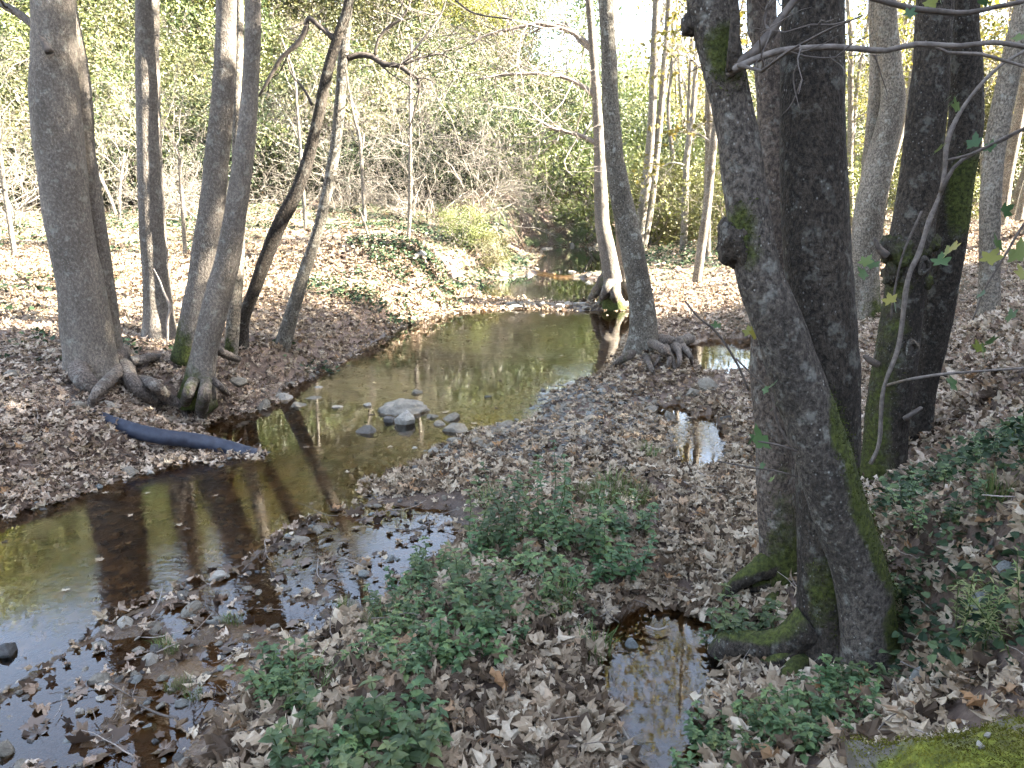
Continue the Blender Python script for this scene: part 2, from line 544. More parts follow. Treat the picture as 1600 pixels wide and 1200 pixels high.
def thing(name, label, cat, loc=(0, 0, 0), group=None, rz=0):
    o = bpy.data.objects.new(name, None)
    COL.objects.link(o)
    o.location = loc
    o.rotation_euler = (0, 0, rz)
    o.empty_display_size = .1
    return tag(o, label, cat, group)


def copy_tree(root, loc, rz, sc, label=None, group=None, tilt=(0, 0)):
    r = root.copy()
    COL.objects.link(r)
    r.location = loc
    r.rotation_euler = (tilt[0], tilt[1], rz)
    r.scale = (sc,) * 3 if np.isscalar(sc) else sc
    if label:
        r['label'] = label
    if group:
        r['group'] = group
    for ch in root.children:
        c = ch.copy()
        COL.objects.link(c)
        c.parent = r
        for g2 in ch.children:
            d = g2.copy()
            COL.objects.link(d)
            d.parent = c
    return r


def curve(pts, step):
    """Catmull-Rom through the rows of pts (any width), resampled at about step metres"""
    pts = np.asarray(pts, float)
    if len(pts) == 2:
        pts = np.vstack([pts[0], pts.mean(0), pts[1]])
    P = np.vstack([2 * pts[0] - pts[1], pts, 2 * pts[-1] - pts[-2]])
    out = []
    for i in range(1, len(P) - 2):
        L = np.linalg.norm(P[i + 1, :3] - P[i, :3])
        k = max(1, int(round(L / step)))
        t = (np.arange(k) / k)[:, None]
        a, b, c, d = P[i - 1], P[i], P[i + 1], P[i + 2]
        out.append(.5 * (2 * b + (c - a) * t + (2 * a - 5 * b + 4 * c - d) * t ** 2 + (3 * b - a - 3 * c + d) * t ** 3))
    out.append(P[-2][None])
    return np.vstack(out)


def tube(mb, pr, segs=8, step=None, amp=0.0, nscale=3.0, seed=0, flare=0.0, flen=.35, lobes=5, a=0.0, cap=True, ridge=0.0):
    """tube along rows (x, y, z, radius); a: number or function(points, outward normals, s) -> moss per vertex"""
    pr = np.asarray(pr, float)
    if step:
        pr = curve(pr, step)
    c, r = pr[:, :3], np.maximum(pr[:, 3], .0006)
    n = len(c)
    tan = np.gradient(c, axis=0)
    tan /= np.linalg.norm(tan, axis=1)[:, None] + 1e-12
    ref = np.array([1.0, 0.0, 0.0]) if abs(tan[0][0]) < .9 else np.array([0, 1.0, 0])
    U = np.zeros_like(c)
    u = ref - tan[0] * (ref @ tan[0])
    for i in range(n):
        u = u - tan[i] * (u @ tan[i])
        u /= np.linalg.norm(u) + 1e-12
        U[i] = u
    Wv = np.cross(tan, U)
    ang = np.arange(segs) / segs * 2 * math.pi
    nrm = U[:, None] * np.cos(ang)[None, :, None] + Wv[:, None] * np.sin(ang)[None, :, None]
    s = np.r_[0, np.cumsum(np.linalg.norm(np.diff(c, axis=0), axis=1))]
    rr = r[:, None] * np.ones(segs)[None]
    if flare:
        lob = 1 + .55 * np.cos(lobes * ang + seed) + .25 * np.cos((lobes + 2) * ang + 2 * seed)
        rr = rr * (1 + flare * np.exp(-s / flen)[:, None] * lob[None])
    V = c[:, None] + nrm * rr[..., None]
    if amp:
        d = fbm(V.reshape(-1, 3) * nscale, 3, seed).reshape(n, segs)
        V = V + nrm * (rr * amp * d)[..., None]
    if ridge:
        d = fbm(V.reshape(-1, 3) * np.array([15, 15, 9]), 3, seed + 9).reshape(n, segs)
        V = V + nrm * (ridge * d)[..., None]
    i = np.arange(n - 1)[:, None] * segs
    j = np.arange(segs)[None]
    q = np.stack([i + j, i + (j + 1) % segs, i + segs + (j + 1) % segs, i + segs + j], -1).reshape(-1, 4)
    av = a
    if callable(a):
        av = a(V.reshape(-1, 3), nrm.reshape(-1, 3), np.repeat(s, segs))
    if cap:
        V2 = np.vstack([V.reshape(-1, 3), c[-1][None] + tan[-1] * r[-1] * .5, c[0][None]])
        k = n * segs
        t = [[(n - 1) * segs + x, (n - 1) * segs + (x + 1) % segs, k] for x in range(segs)] + [[(x + 1) % segs, x, k + 1] for x in range(segs)]
        if not np.isscalar(av):
            av = np.r_[av, av[-1], av[0]]
        mb.add(V2, t, q, av)
    else:
        mb.add(V, None, q, av)
    return c, r


def wander(p, d, L, r0, r1, k, rng, wob=.18, up=0.0):
    pts = [np.r_[p, r0]]
    d = np.array(d, float)
    for i in range(1, k + 1):
        d = d + rng.normal(0, wob, 3) + np.array([0, 0, up])
        d /= np.linalg.norm(d)
        p = p + d * L / k
        pts.append(np.r_[p, r0 + (r1 - r0) * i / k])
    return np.array(pts)


def grow(mb, p, d, L, r, lev, rng, tips, segs=(6, 5, 4, 3), kids=(6, 5, 4), wob=.2, up=.05, spread=.9, amin=None):
    k = 7 if lev == 0 else 5
    b = wander(np.array(p, float), d, L, r, r * .3, k, rng, wob, up)
    tube(mb, b, segs[min(lev, 3)], cap=False)
    if lev >= len(kids):
        tips.append(b[-1, :3])
        tips.append(b[len(b) // 2, :3])
        return
    n = kids[lev]
    for i in range(n):
        t = .25 + .75 * (i + rng.random()) / n
        f = t * k
        j = min(int(f), k - 1)
        q = b[j] + (b[j + 1] - b[j]) * (f - j)
        ax = b[j + 1, :3] - b[j, :3]
        ax = ax / np.linalg.norm(ax)
        e = rng.normal(0, 1, 3)
        e -= ax * (e @ ax)
        e /= np.linalg.norm(e)
        nd = ax * (1 - .5 * spread) + e * spread + np.array([0, 0, .1])
        nd /= np.linalg.norm(nd)
        grow(mb, q[:3], nd, L * rng.uniform(.38, .62), max(q[3] * .55, .003), lev + 1, rng, tips, segs, kids, wob, up, spread)


def leaves(mb, c, nrm, L, w, rng, fold=.25, rnd=None):
    """many folded four-cornered leaves at the points c"""
    n = len(c)
    t = rng.normal(0, 1, (n, 3))
    nrm = nrm / (np.linalg.norm(nrm, axis=1)[:, None] + 1e-9)
    t -= nrm * (t * nrm).sum(1)[:, None]
    t /= np.linalg.norm(t, axis=1)[:, None] + 1e-9
    s = np.cross(nrm, t)
    L = (np.ones(n) * L)[:, None]
    w = (np.ones(n) * w)[:, None]
    V = np.stack([c - t * L * .5, c + s * w * .5 + nrm * w * fold - t * L * .05, c + t * L * .5, c - s * w * .5 + nrm * w * fold - t * L * .05], 1)
    i = np.arange(n)[:, None] * 4
    T = np.concatenate([i + np.array([0, 1, 2]), i + np.array([0, 2, 3])])
    mb.add(V.reshape(-1, 3), T, None, np.repeat(rng.random(n) if rnd is None else rnd, 4))


# ------------------------------------------------------------------ ground and water
def axis(parts):
    out = []
    for a, b, st in parts:
        k = max(1, int(round((b - a) / st)))
        out.append(a + (b - a) * np.arange(k) / k)
    out.append([parts[-1][1]])
    return np.concatenate(out)


def build_ground():
    X = axis([(-260, -60, 20), (-60, -14, 2.0), (-14, -5, .16), (-5, 4.5, .036), (4.5, 12, .2), (12, 60, 2.0), (60, 260, 20)])
    Y = axis([(-200, -40, 16), (-40, 0, 1.6), (0, 2.2, .2), (2.2, 7, .034), (7, 15.5, .07), (15.5, 32, .25), (32, 70, 1.5), (70, 260, 14)])
    xx, yy = np.meshgrid(X, Y)
    p = np.c_[xx.ravel(), yy.ravel()]
    z, wet = ground(p)
    nx, ny = len(X), len(Y)
    i = np.arange(ny - 1)[:, None] * nx + np.arange(nx - 1)[None]
    q = np.stack([i, i + 1, i + nx + 1, i + nx], -1).reshape(-1, 4)
    mb = MB()
    mb.add(np.c_[p, z], None, q, np.maximum(wet, smooth(.02, -.02, z)))
    me = mb.mesh('ground', M['soil'], 'wet')
    g = smooth(14, 22, p[:, 1]) * .9 + .35 * smooth(2.0, 4.5, p[:, 0]) + .5 * smooth(-6, -9, p[:, 0])
    at = me.attributes.new('green', 'FLOAT', 'POINT')
    at.data.foreach_set('value', np.clip(g, 0, 1).astype(np.float32))
    tag(link('ground', me), kind='structure')


def water_sheet(name, x0, x1, y0, y1, z):
    mb = MB()
    mb.add([(x0, y0, z), (x1, y0, z), (x1, y1, z), (x0, y1, z)], None, [[0, 1, 2, 3]])
    tag(link(name, mb.mesh(name, M['water'])), kind='structure')


build_ground()
water_sheet('stream_water', -12, 6.5, -3, 15.35, 0.0)
for pg, lev, dep, w in POOLS:
    if lev > 0:
        c0 = pg.mean(0)
        q = c0 + (pg - c0) * (1 + .12 / np.linalg.norm(pg - c0, axis=1))[:, None]
        mb = MB()
        mb.add(np.vstack([np.r_[c0, lev], np.c_[q, np.full(len(q), lev)]]), [[0, 1 + i, 1 + (i + 1) % len(q)] for i in range(len(q))])
        tag(link('pool_water', mb.mesh('pool_water', M['water'])), kind='structure')

# ------------------------------------------------------------------ trees, one by one
def path(px, y0, dy=0.0):
    """rows (u, v, width in the picture[, distance offset]) of a stem standing at distance y0"""
    out = []
    for row in px:
        y = y0 + (row[3] if len(row) > 3 else 0) + dy
        p, k = AY(row[0], row[1], y)
        out.append(np.r_[p, row[2] * k / 2 * .94])
    return np.array(out)


def sink(pr, d=.25):
    """lengthen the foot of a stem into the ground"""
    e = pr[0].copy()
    e[:3] += (pr[0, :3] - pr[1, :3]) / np.linalg.norm(pr[0, :3] - pr[1, :3]) * d
    e[3] *= 1.05
    return np.vstack([e, pr])


def extend(pr, top, seed=0, rend=.035):
    """carry a stem on, upright and tapering, to the height top"""
    rng = np.random.default_rng(seed)
    p = pr[-1].copy()
    d = pr[-1, :3] - pr[-2, :3]
    d /= np.linalg.norm(d)
    n = max(3, int((top - p[2]) / 1.0))
    rows = []
    r0, z0 = p[3], p[2]
    for i in range(1, n + 1):
        d = d * .8 + np.array([0, 0, .25]) + rng.normal(0, .04, 3)
        d /= np.linalg.norm(d)
        p = p.copy()
        p[:3] += d * (top - z0) / n
        p[3] = r0 + (rend - r0) * i / n
        rows.append(p)
    return np.vstack([pr] + rows)


def moss_fn(height=.8, side=(0, 0, 1), amount=.7, base=None, low=1.0):
    sd = np.array(side, float)
    sd /= np.linalg.norm(sd)

    def f(V, N, s):
        up = np.clip(N @ sd * .8 + .25, 0, 1)
        return np.clip(low * np.exp(-s / height) * .9 + amount * up * np.exp(-s / (height * 3)), 0, 1)
    return f


CROWN_MESH = []


def crown_variants():
    for k in range(3):
        rng = np.random.default_rng(50 + k)
        wood, fol, tips = MB(), MB(), []
        for i in range(7):
            az = i * 2.4 + rng.random()
            z = -2.8 + i * .5
            grow(wood, (0, 0, z), (math.cos(az) * .8, math.sin(az) * .8, .75), rng.uniform(2.0, 3.2), .05, 0, rng, tips, kids=(6, 5, 3))
        tips = np.array(tips)
        pick = tips[rng.random(len(tips)) < .14]
        c = np.repeat(pick, 3, 0) + rng.normal(0, .14, (len(pick) * 3, 3))
        nn = rng.normal(0, 1, c.shape) + np.array([0, 0, .8])
        leaves(fol, c, nn, rng.uniform(.10, .19, len(c)), rng.uniform(.09, .16, len(c)), rng)
        CROWN_MESH.append((wood.mesh('crown_wood', M['twig'], None), fol.mesh('crown_foliage', M['crown'], 'rnd', False)))


crown_variants()


def put_crown(parent, base, top, k, sc, rz):
    w, f = CROWN_MESH[k % 3]
    c = link('crown', w, parent, np.array(top) - np.array(base))
    c.scale = (sc,) * 3
    c.rotation_euler = (0, 0, rz)
    link('foliage', f, c)


def moss_tufts(parent, mb, base, per, seed):
    """short raised moss fronds where a stem is mossy"""
    rng = np.random.default_rng(seed)
    V, A = np.concatenate(mb.V), np.concatenate(mb.A)
    k = A + .45 * fbm(V * 9, 3, 90) > .5
    k &= V[:, 2] < 4
    P = V[k]
    if len(P) < 3:
        return
    P = np.repeat(P, per, 0) + rng.normal(0, .012, (len(P) * per, 3))
    out = P - np.r_[V[:, :2].mean(0), 0]
    nn = rng.normal(0, 1, P.shape)
    m2 = MB()
    leaves(m2, P, nn, rng.uniform(.009, .02, len(P)), rng.uniform(.003, .007, len(P)), rng, .2, np.clip(.35 + .4 * fbm(P * 14, 3, 91) + rng.normal(0, .15, len(P)), 0, 1))
    tag(link('moss', m2.mesh('trunk_moss', M['moss_dark'], 'rnd', False, org=base), parent), kind='stuff')


def make_tree(name, label, base, stems, mat, group=None, segs=28, crown=True, moss=None, seed=0):
    """stems: list of dict(pr, top, flare, part)"""
    t = thing(name, label, 'tree', tuple(base), group)
    for i, sdef in enumerate(stems):
        pr = sink(np.array(sdef['pr']))
        if sdef.get('top'):
            pr = extend(pr, sdef['top'], seed + i)
        mb = MB()
        tube(mb, pr, sdef.get('segs', segs), step=sdef.get('step', .09), amp=sdef.get('amp', .09), nscale=sdef.get('ns', 3.0), seed=seed * 7 + i,
             flare=sdef.get('flare', .0), flen=sdef.get('flen', .3), lobes=sdef.get('lobes', 5), a=sdef.get('moss') or moss or 0.0, ridge=sdef.get('ridge', .004))
        tk = link(sdef.get('part', 'trunk'), mb.mesh(name + '_trunk', sdef.get('mat', mat), 'moss', org=base), t)
        if sdef.get('tufts'):
            moss_tufts(tk, mb, base, sdef['tufts'], seed + i)
        if crown and sdef.get('top'):
            put_crown(t, base, pr[-1, :3], seed + i, sdef.get('cs', 1.0), seed * 1.7 + i)
    return t


def add_limb(t, base, pr, mat, part='branch', segs=9, step=.06, amp=.12, seed=3, kids=0, moss=0.0, twigs=None, rng=None):
    mb = MB()
    c = curve(np.asarray(pr), step)
    tube(mb, c, segs, amp=amp, nscale=9, seed=seed, a=moss)
    if kids:
        rng = rng or np.random.default_rng(seed)
        tips = []
        for i in range(kids):
            j = int(len(c) * (.25 + .72 * i / kids))
            j = min(j, len(c) - 2)
            ax = c[j + 1, :3] - c[j, :3]
            ax /= np.linalg.norm(ax)
            d = ax * .6 + rng.normal(0, .6, 3)
            d /= np.linalg.norm(d)
            grow(mb, c[j, :3], d, rng.uniform(.3, .8) * (twigs or 1.0), max(c[j, 3] * .4, .004), 1, rng, tips, kids=(0, 4, 3), wob=.22)
    link(part, mb.mesh(part, mat, 'moss', org=base), t)


def gp(u, v, z):
    p = G(u, v, z)
    return p


def root(t, base, rows, y0, mat, seed, moss=.05, segs=10, k=1.0):
    """root leaving a foot at distance y0 and diving into the ground at its last picture point"""
    u, v, _ = rows[-1]
    z = .1
    for _i in range(6):
        g = G(u, v, z)
        z = .5 * z + .5 * max(gz(g[0], g[1]), -.05)
    ys = np.linspace(0, 1, len(rows)) ** .8
    pr = []
    for (u, v, w), f in zip(rows, ys):
        p, s = AY(u, v, (y0 + (g[1] - y0) * f) * (1 - (.045 if y0 > 6 else .02) * math.sin(min(f * 1.25, 1) * math.pi)))
        pr.append(np.r_[p, w / 2 * s * k])
    e = pr[-1].copy()
    e[:3] += (pr[-1][:3] - pr[-2][:3]) * .6
    e[2] = gz(e[0], e[1]) - .06
    e[3] *= .6
    pr.append(e)
    add_limb(t, base, pr, mat, 'root', segs, .03, .28, seed, moss=moss)


# --- the stout twin-stemmed tree over the roots
bA = G(140, 585, .5)
yA = bA[1]
A1 = path([(145, 585, 88), (139, 550, 82), (127, 450, 73), (108, 350, 71), (96, 250, 74), (85, 150, 76), (84, 90, 70), (83, 0, 66)], yA)
A2 = path([(172, 562, 44), (164, 500, 44), (155, 430, 44), (142, 330, 42), (129, 250, 42), (121, 170, 46), (114, 90, 42), (100, 0, 36)], yA + .28)
tA = make_tree('plane_tree', 'stout grey twin-stemmed tree with bare roots above the blue pipe', bA,
               [dict(pr=A1, top=11, flare=.22, flen=.25, lobes=4), dict(pr=A2, top=10, part='stem')], M['bark_grey'], moss=moss_fn(.25, (0, 0, 1), .1, low=.45), seed=1)
add_limb(tA, bA, path([(78, 82, 16), (70, 68, 12), (61, 56, 4)], yA - .25), M['twig_dark'], 'branch_stub', 8, .03)
add_limb(tA, bA, path([(60, 45, 14), (30, 22, 13), (0, 5, 12), (-60, -30, 9), (-140, -60, 5)], yA), M['bark_grey'], kids=5)
for i, rw in enumerate([
        [(120, 560, 34), (128, 590, 34), (150, 610, 30), (175, 625, 22), (200, 628, 10)],
        [(190, 575, 24), (165, 600, 22), (150, 615, 18), (140, 640, 12), (150, 660, 6)],
        [(195, 570, 26), (210, 600, 26), (235, 620, 22), (262, 632, 18), (290, 640, 8)],
        [(215, 595, 20), (240, 600, 22), (262, 622, 20), (282, 634, 12)],
        [(128, 610, 26), (115, 630, 22), (100, 640, 18), (80, 650, 14), (60, 655, 8)],
        [(112, 628, 16), (100, 655, 12), (85, 670, 8), (70, 680, 5)],
        [(125, 630, 16), (140, 645, 14), (165, 662, 10), (175, 668, 6)],
        [(205, 565, 20), (230, 560, 18), (250, 556, 10)],
        [(180, 590, 20), (185, 560, 30), (190, 550, 30)],
        [(118, 640, 12), (112, 660, 9), (118, 675, 7), (108, 690, 4)]]):
    root(tA, bA, rw, yA + (.1 if rw[0][0] > 170 else 0), M['root'], 20 + i, .25 if i in (4, 5) else .05, k=.9)

# --- straight single stem with the sunlit top
bB = G(250, 530, .55)
tB = make_tree('plane_tree', 'single straight grey trunk with a sunlit patch, between the stout twin tree and leaning clump', bB,
               [dict(pr=path([(250, 530, 54), (247, 480, 46), (244, 430, 43), (238, 350, 41), (234, 250, 39), (231, 150, 38), (230, 60, 37), (230, 0, 36)], bB[1]), top=11.5, flare=.25, flen=.2)],
               M['bark_grey'], moss=moss_fn(.4, (1, -1, 0), .2, low=.45), seed=2)
add_limb(tB, bB, path([(262, 540, 4), (262, 500, 5), (266, 480, 5), (255, 455, 4), (250, 440, 3), (240, 420, 2)], bB[1] - .35), M['twig'], 'ivy_stem', 5, .05)

# --- leaning clump of three
bC = G(312, 595, .4)
yC = bC[1]
C1 = path([(300, 530, 48, .5), (306, 490, 46, .5), (316, 430, 44, .5), (328, 350, 42, .5), (339, 250, 39, .5), (348, 150, 37, .5), (352, 70, 34, .5), (354, 0, 33, .5)], yC)
C2 = path([(312, 597, 48), (320, 550, 42), (331, 500, 42), (344, 450, 42), (357, 400, 40), (373, 300, 35), (386, 200, 30), (393, 100, 27), (395, 0, 26)], yC)
C3 = path([(362, 540, 22, 1.2), (366, 480, 22, 1.2), (372, 400, 22, 1.2), (372, 300, 20, 1.2), (372, 180, 17, 1.2), (373, 80, 15, 1.2), (374, 0, 13, 1.2)], yC)
tC = make_tree('plane_tree', 'clump of three grey stems leaning together with a mossy foot at the bank', bC,
               [dict(pr=C1, top=11, flare=.15), dict(pr=C2, top=10, part='stem', flare=.3, flen=.2), dict(pr=C3, top=9, part='stem', mat=M['bark_pale'])],
               M['bark_grey'], moss=moss_fn(.3, (-1, -1, 0), .5, low=.8), seed=3)
for i, rw in enumerate([[(305, 590, 26), (295, 612, 26), (290, 630, 22), (292, 645, 14)], [(322, 590, 24), (320, 615, 26), (315, 640, 26), (320, 655, 12)],
                        [(330, 590, 16), (345, 605, 14), (358, 615, 8)], [(335, 545, 20), (355, 555, 18), (375, 560, 10)]]):
    root(tC, bC, rw, yC, M['root'], 40 + i, .45 if i < 2 else .2, k=.75)

# --- slender dark bent stem
bD = G(378, 542, .45)
yD = bD[1]
tD = make_tree('young_tree', 'slender dark tree bending to and fro with an arching side branch', bD,
               [dict(pr=path([(378, 542, 22), (380, 500, 21), (397, 455, 22), (412, 412, 22), (436, 352, 24), (462, 302, 22), (481, 250, 20), (496, 190, 18), (510, 120, 18), (527, 60, 17), (546, 0, 16)], yD), top=7.5, segs=14, cs=.7)],
               M['bark_dark'], seed=4)
add_limb(tD, bD, path([(523, 62, 10), (500, 42, 9), (482, 28, 9), (478, 45, 9), (465, 68, 8), (440, 90, 7), (425, 115, 6), (405, 150, 4)], yD), M['twig_dark'], kids=5, seed=5)
add_limb(tD, bD, path([(488, 165, 5), (475, 140, 4), (455, 115, 3), (448, 90, 2)], yD), M['twig_dark'], kids=3, seed=6)

# --- lichened leaning stem
bE = G(445, 535, .4)
yE = bE[1]
tE = make_tree('young_tree', 'slim lichen-grey leaning tree with a thick crooked branch over the pool', bE,
               [dict(pr=path([(443, 535, 27), (456, 490, 23), (474, 430, 21), (494, 370, 19), (509, 310, 18), (524, 230, 18), (532, 150, 18), (537, 80, 18), (545, 0, 14)], yE), top=7.5, segs=14, flare=.2, flen=.12, cs=.7)],
               M['bark_spotted'], moss=moss_fn(.2, (0, 0, 1), 0, low=.6), seed=5)
add_limb(tE, bE, path([(540, 92, 11), (560, 86, 10), (580, 88, 10), (600, 100, 9), (625, 103, 9), (640, 115, 8), (652, 122, 6), (655, 140, 4), (650, 165, 3), (640, 200, 2)], yE), M['twig_dark'], seed=7, kids=8, twigs=1.4)
add_limb(tE, bE, path([(585, 88, 6), (592, 60, 5), (608, 42, 5), (628, 28, 4), (640, 5, 4), (655, -30, 3)], yE), M['twig_dark'], seed=8, kids=9, twigs=1.6)
add_limb(tE, bE, path([(625, 103, 5), (650, 75, 4), (670, 50, 4), (690, 20, 3), (700, -10, 2)], yE), M['twig'], seed=9, kids=9, twigs=1.8)
add_limb(tE, bE, path([(628, 102, 4), (660, 90, 4), (690, 85, 3), (710, 100, 2), (720, 130, 2)], yE), M['twig_dark'], seed=10, kids=8, twigs=1.6)

# --- the speckled trunk by the pool
bF = G(1003, 552, .2)
yF = bF[1]
tF = make_tree('plane_tree', 'white-speckled leaning trunk standing between the pool and the gravel bar', bF,
               [dict(pr=path([(1003, 552, 58), (1005, 520, 47), (1004, 490, 43), (999, 450, 41), (990, 400, 39), (975, 330, 36), (962, 260, 32), (955, 180, 28), (952, 100, 26), (948, 0, 24)], yF), top=11, flare=.3, flen=.16)],
               M['bark_spotted'], moss=moss_fn(.22, (1, 0, .2), .6, low=.75), seed=6)
for i, rw in enumerate([[(1015, 535, 20), (1035, 545, 16), (1050, 560, 10), (1055, 580, 5)], [(1020, 530, 22), (1045, 532, 20), (1060, 540, 16), (1078, 550, 14)],
                        [(1060, 536, 22), (1074, 530, 20), (1082, 528, 12)], [(1040, 540, 14), (1046, 560, 10), (1042, 578, 6)],
                        [(1055, 540, 14), (1062, 560, 11), (1058, 578, 6)], [(1066, 540, 14), (1078, 556, 10), (1082, 572, 5)],
                        [(995, 550, 24), (975, 560, 16), (958, 572, 8)], [(1008, 556, 22), (1015, 570, 12), (1022, 585, 6)], [(1036, 552, 9), (1025, 568, 6), (1018, 575, 4)],
                        [(1050, 545, 26), (1066, 552, 26), (1074, 560, 14)]]):
    root(tF, bF, rw, yF + (0 if i != 2 else -.02), M['root'], 60 + i, .4 if i in (2, 6, 7) else .12, 9, .85)

# --- two stems further up the stream
bG = G(955, 466, .2)
yG = bG[1]
tG = make_tree('plane_tree', 'twin grey stems with mossy splayed roots at the upper pool', bG,
               [dict(pr=path([(958, 466, 34), (955, 430, 30), (950, 395, 27), (941, 350, 25), (939, 300, 22), (936, 220, 18), (931, 140, 15), (925, 60, 13), (920, 0, 12)], yG), top=10, flare=.5, flen=.3, segs=18),
                dict(pr=path([(972, 464, 32), (975, 420, 28), (974, 380, 24), (968, 330, 20), (958, 260, 18), (950, 160, 16), (945, 60, 14), (940, 0, 12)], yG + .3), top=10, part='stem', segs=18)],
               M['bark_grey'], moss=moss_fn(.35, (-1, -1, 0), .5, low=.7), seed=8)
for i, rw in enumerate([[(937, 157, 9), (915, 138, 8), (890, 124, 7), (860, 116, 6), (820, 115, 5), (780, 118, 4), (750, 124, 3)],
                        [(930, 78, 9), (905, 58, 8), (880, 45, 7), (840, 38, 6), (800, 45, 5), (760, 55, 4), (735, 70, 3)],
                        [(938, 228, 8), (910, 213, 7), (885, 206, 6), (862, 200, 5), (842, 188, 4), (822, 178, 2)],
                        [(934, 88, 5), (905, 65, 4), (890, 45, 4), (865, 38, 3), (820, 55, 2)]]):
    add_limb(tG, bG, path(rw, yG), M['twig'], seed=80 + i, kids=14, twigs=2.4)
for i, rw in enumerate([[(952, 430, 24), (935, 452, 18), (922, 467, 9)], [(958, 435, 22), (946, 458, 15), (938, 472, 7)], [(975, 440, 24), (986, 458, 14), (998, 468, 7)], [(962, 440, 20), (960, 462, 14), (962, 474, 7)]]):
    root(tG, bG, rw, yG, M['root'], 90 + i, .45, 9)

# --- tall pale pair beyond
bH = G(1000, 385, .4)
yH = bH[1]
make_tree('slender_tree', 'pair of tall pale sunlit stems joined at the foot beyond the speckled trunk', bH,
          [dict(pr=path([(999, 385, 18), (1003, 340, 18), (1011, 280, 17), (1018, 200, 15), (1022, 100, 14), (1026, 0, 13)], yH), top=14, segs=12, step=.25),
           dict(pr=path([(1004, 385, 15), (1015, 330, 14), (1024, 260, 12), (1032, 180, 11), (1040, 80, 10), (1046, 0, 10)], yH), top=14, part='stem', segs=12, step=.25)],
          M['bark_pale'], seed=9)
bq = G(1046, 365, .6)
make_tree('slender_tree', 'thin crooked pale stem just beside the tall pale pair', bq,
          [dict(pr=path([(1046, 365, 9), (1052, 310, 8), (1054, 270, 8), (1048, 220, 7), (1044, 170, 6), (1050, 100, 5), (1052, 20, 4)], bq[1]), top=8, segs=8, step=.25, cs=.6)], M['bark_pale'], seed=10)

# --- the big near tree
bI = np.array([1.47, 3.2, .15])
yI = 3.14
I2 = path([(1292, 1050, 128), (1292, 1000, 105), (1290, 930, 92), (1290, 850, 92), (1292, 760, 98), (1294, 660, 102), (1290, 560, 104), (1282, 460, 104), (1275, 360, 105), (1270, 250, 105), (1269, 120, 103), (1270, 0, 101)], yI + .12)
I1 = path([(1362, 1045, 100), (1358, 990, 92), (1345, 900, 88), (1312, 800, 90), (1282, 700, 88), (1248, 600, 86), (1214, 500, 82), (1186, 430, 78), (1168, 330, 70), (1154, 220, 67), (1132, 110, 66), (1110, 20, 72), (1096, -60, 66)], yI - .05)
I3 = path([(1226, 930, 74), (1218, 850, 62), (1210, 700, 62), (1203, 560, 62), (1204, 430, 56), (1209, 300, 50), (1206, 160, 48), (1198, 60, 48), (1190, 0, 48)], yI + .75)


def moss_I1(V, N, s):
    sidem = np.clip(N @ np.array([.75, -.25, .6]), 0, 1)
    band = smooth(-.1, .35, s - .15) * (1 - smooth(1.45, 1.75, s))
    lowl = np.exp(-s / .25) * .25
    k = np.clip(N @ np.array([-.5, -.6, .2]), 0, 1) * np.exp(-((s - 2.35) / .2) ** 2)
    k2 = np.clip(N @ np.array([0, -1, .2]), 0, 1) * np.exp(-((s - 3.0) / .14) ** 2)
    nz = fbm(V * 5, 3, 41)
    return np.clip(band * np.clip(sidem * 1.1 + .55 * nz * (sidem > .05) + .12 * nz, 0, 1) + lowl + k * .9 + k2 * .9, 0, 1)


def moss_I2(V, N, s):
    return np.clip(.6 * np.exp(-((s - .75) / .28) ** 2) * np.clip(-N[:, 1] + .3, 0, 1) + .5 * np.exp(-s / .12) * np.clip(-N[:, 0], 0, 1) + .75 * smooth(.7, .95, s) * (1 - smooth(1.1, 1.6, s)) * np.clip(N @ np.array([.9, -.3, 0]), 0, 1)
                   + .3 * np.exp(-((s - 2.75) / .12) ** 2) * np.clip(N[:, 0], 0, 1), 0, 1)


tI = make_tree('plane_tree', 'massive dark plane tree of crossing stems beside the mossy block', bI,
               [dict(pr=I2, top=11, flare=.34, flen=.13, lobes=4, segs=48, step=.04, ridge=.006, amp=.07, moss=moss_I2, tufts=6),
                dict(pr=I1, top=8.5, part='leaning_stem', mat=M['bark_mid'], segs=40, step=.04, ridge=.006, amp=.08, moss=moss_I1, cs=.8, tufts=6),
                dict(pr=I3, top=9, part='rear_stem', mat=M['bark_brown'], segs=36, step=.05, moss=moss_fn(.45, (.3, -1, .2), .75, low=.75), flare=.25, flen=.2, tufts=5)],
               M['bark_dark'], seed=11)


def lump(mb, c, r, sc=(1, 1, 1), seed=0, amp=.3, n=3, a=0.0, res=18):
    th = np.linspace(0, math.pi, res)
    ph = np.arange(res * 2) / (res * 2) * 2 * math.pi
    d = np.stack([np.sin(th)[:, None] * np.cos(ph)[None], np.sin(th)[:, None] * np.sin(ph)[None], np.cos(th)[:, None] * np.ones(res * 2)[None]], -1)
    k = 1 + amp * fbm(d.reshape(-1, 3) * n + seed * 7.3, 3, seed).reshape(res, -1)
    V = np.array(c) + d * k[..., None] * r * np.array(sc)
    m = res * 2
    i = np.arange(res - 1)[:, None] * m
    j = np.arange(m)[None]
    q = np.stack([i + j, i + m + j, i + m + (j + 1) % m, i + (j + 1) % m], -1).reshape(-1, 4)
    av = a(V.reshape(-1, 3), d.reshape(-1, 3)) if callable(a) else a
    mb.add(V.reshape(-1, 3), None, q, av)


